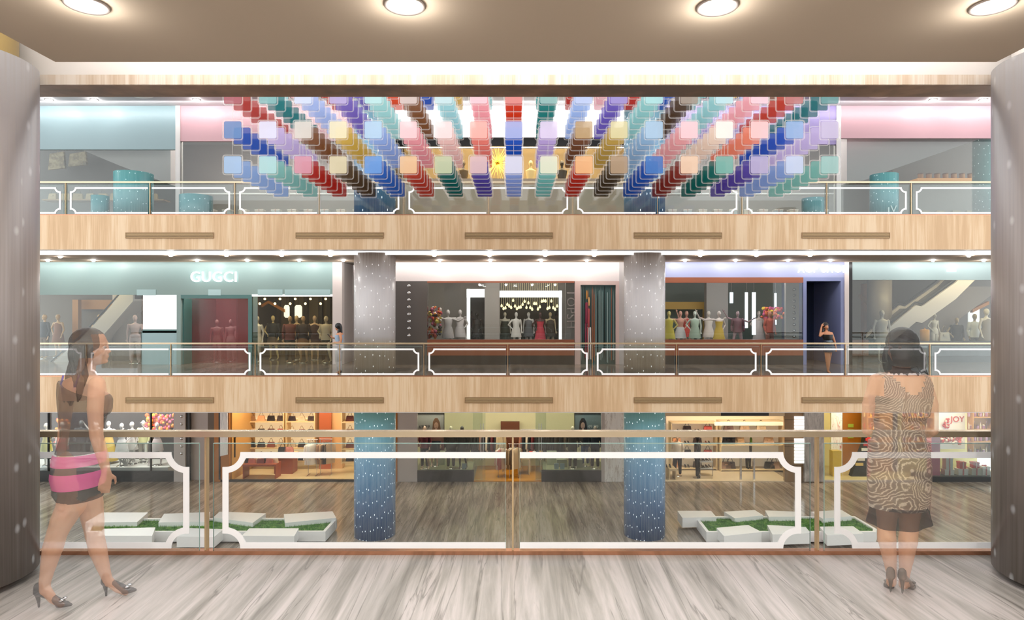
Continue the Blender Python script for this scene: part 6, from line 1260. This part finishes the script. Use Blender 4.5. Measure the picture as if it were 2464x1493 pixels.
# ================================================================ planters on the lowest floor
def planter(label, tray, blocks, zt=-4.58):
    t = empty('planter_seat', label, 'planter', (0, 0, ZL)); Z = lambda py, z: YF(py, z)
    tp = [(PX(x, Z(y, zt)), Z(y, zt)) for x, y in tray]; cx = sum(p[0] for p in tp)/len(tp); cy = sum(p[1] for p in tp)/len(tp); t.location = (cx, cy, ZL)
    tp = [(x-cx, y-cy) for x, y in tp]; n = len(tp); H = zt-ZL; mn = mat('planter white', 'eceae9', .35)
    def inset(pts, d):
        out = []; m_ = len(pts); ar = sum(pts[i][0]*pts[(i+1) % m_][1]-pts[(i+1) % m_][0]*pts[i][1] for i in range(m_)); sg = 1 if ar > 0 else -1
        for i in range(m_):
            a, b_, c_ = Vector(pts[i-1]), Vector(pts[i]), Vector(pts[(i+1) % m_]); d1 = (b_-a).normalized(); d2 = (c_-b_).normalized()
            n1 = Vector((-d1.y, d1.x))*sg; n2 = Vector((-d2.y, d2.x))*sg; bi = (n1+n2).normalized(); out.append(tuple(b_+bi*d/max(bi.dot(n1), .4)))
        return out
    ip = inset(tp, .09); bp = inset(tp, .14)
    b = MB(); vs = [(x, y, H) for x, y in tp]+[(x, y, H) for x, y in ip]+[(x, y, .08) for x, y in tp]+[(x, y, H-.1) for x, y in ip]; fs = []
    for i in range(n): j = (i+1) % n; fs += [(i, j, n+j, n+i), (i, 2*n+i, 2*n+j, j), (n+i, n+j, 3*n+j, 3*n+i)]
    b.add(vs, fs); b.prism(tp, .05, .08, 'z'); b.prism(bp, 0, .05, 'z', 1); b.build('tray', [mn, M_DARK], t)
    for q in blocks:
        zz = -4.50; qp = [(PX(x, Z(y, zz))-cx, Z(y, zz)-cy) for x, y in q]; o = MB().prism(qp, .12, zz-ZL, 'z').build('seat_block', mn, t); bevel(o, .012)
    # grass
    g = MB(); zg = H-.05+ZL; gp = [(x+cx, y+cy) for x, y in ip]; g.prism(gp, zg-.04, zg, 'z')
    def inp(x, y):
        c_ = False
        for i in range(n):
            (x1, y1), (x2, y2) = gp[i], gp[i-1]
            if (y1 > y) != (y2 > y) and x < (x2-x1)*(y-y1)/(y2-y1)+x1: c_ = not c_
        return c_
    xs = [p[0] for p in gp]; ys = [p[1] for p in gp]; vs = []; fs = []; c_ = 0
    while c_ < 7000:
        x, y = R.uniform(min(xs), max(xs)), R.uniform(min(ys), max(ys)); c_ += 1
        if not inp(x, y): continue
        a = R.uniform(0, PI); h_ = R.uniform(.03, .07); dx, dy = math.cos(a)*.006, math.sin(a)*.006; k_ = len(vs); vs += [(x-dx, y-dy, zg), (x+dx, y+dy, zg), (x+R.uniform(-.02, .02), y+R.uniform(-.02, .02), zg+h_)]; fs.append((k_, k_+1, k_+2))
    g.add(vs, fs, 1)
    m1, nt, bb, o_ = newmat('turf'+str(len(MATS))); a_ = mapping(nt, (3, 3, 3)); n1 = node(nt, 'ShaderNodeTexNoise'); n1.inputs['Scale'].default_value = 3; nt.links.new(a_.outputs[0], n1.inputs[0]); r_ = ramp(nt, [(.3, '34602a'), (.5, '558a3c'), (.7, '86a858')]); nt.links.new(n1.outputs[0], r_.inputs[0]); nt.links.new(r_.outputs[0], bb.inputs[0]); bb.inputs['Roughness'].default_value = .8
    o = g.build('grass', [m1, m1]); tag(o, 'short green grass filling the %s' % label.split(' with')[0], 'grass', kind='stuff')
planter('left white planter bench with grass and slab seats on the lowest floor', [(208, 1281), (215, 1265), (250, 1248), (800, 1247), (811, 1249), (783, 1280)],
        [[(205, 1258), (246, 1234), (356, 1234), (330, 1257)], [(381, 1258), (395, 1237), (506, 1233), (497, 1256)], [(513, 1246), (528, 1232), (640, 1236), (608, 1259)], [(683, 1238), (800, 1231), (809, 1247), (686, 1259)],
         [(232, 1290), (250, 1273), (374, 1270), (366, 1290)], [(425, 1292), (435, 1271), (538, 1274), (515, 1293)], [(582, 1290), (600, 1272), (719, 1272), (708, 1291)]])
planter('right white planter bench with grass and slab seats on the lowest floor', [(1676, 1250), (1700, 1281), (2108, 1281), (2110, 1274), (2057, 1243), (1722, 1243)],
        [[(1630, 1230), (1711, 1230), (1724, 1245), (1642, 1247)], [(1742, 1232), (1816, 1228), (1837, 1241), (1768, 1248)], [(1841, 1229), (1915, 1232), (1922, 1244), (1850, 1245)], [(1951, 1232), (2025, 1228), (2050, 1243), (1980, 1249)],
         [(1724, 1271), (1800, 1264), (1833, 1281), (1742, 1291)], [(1846, 1264), (1939, 1269), (1951, 1284), (1859, 1287)], [(1972, 1268), (2053, 1267), (2078, 1285), (1990, 1289)]])
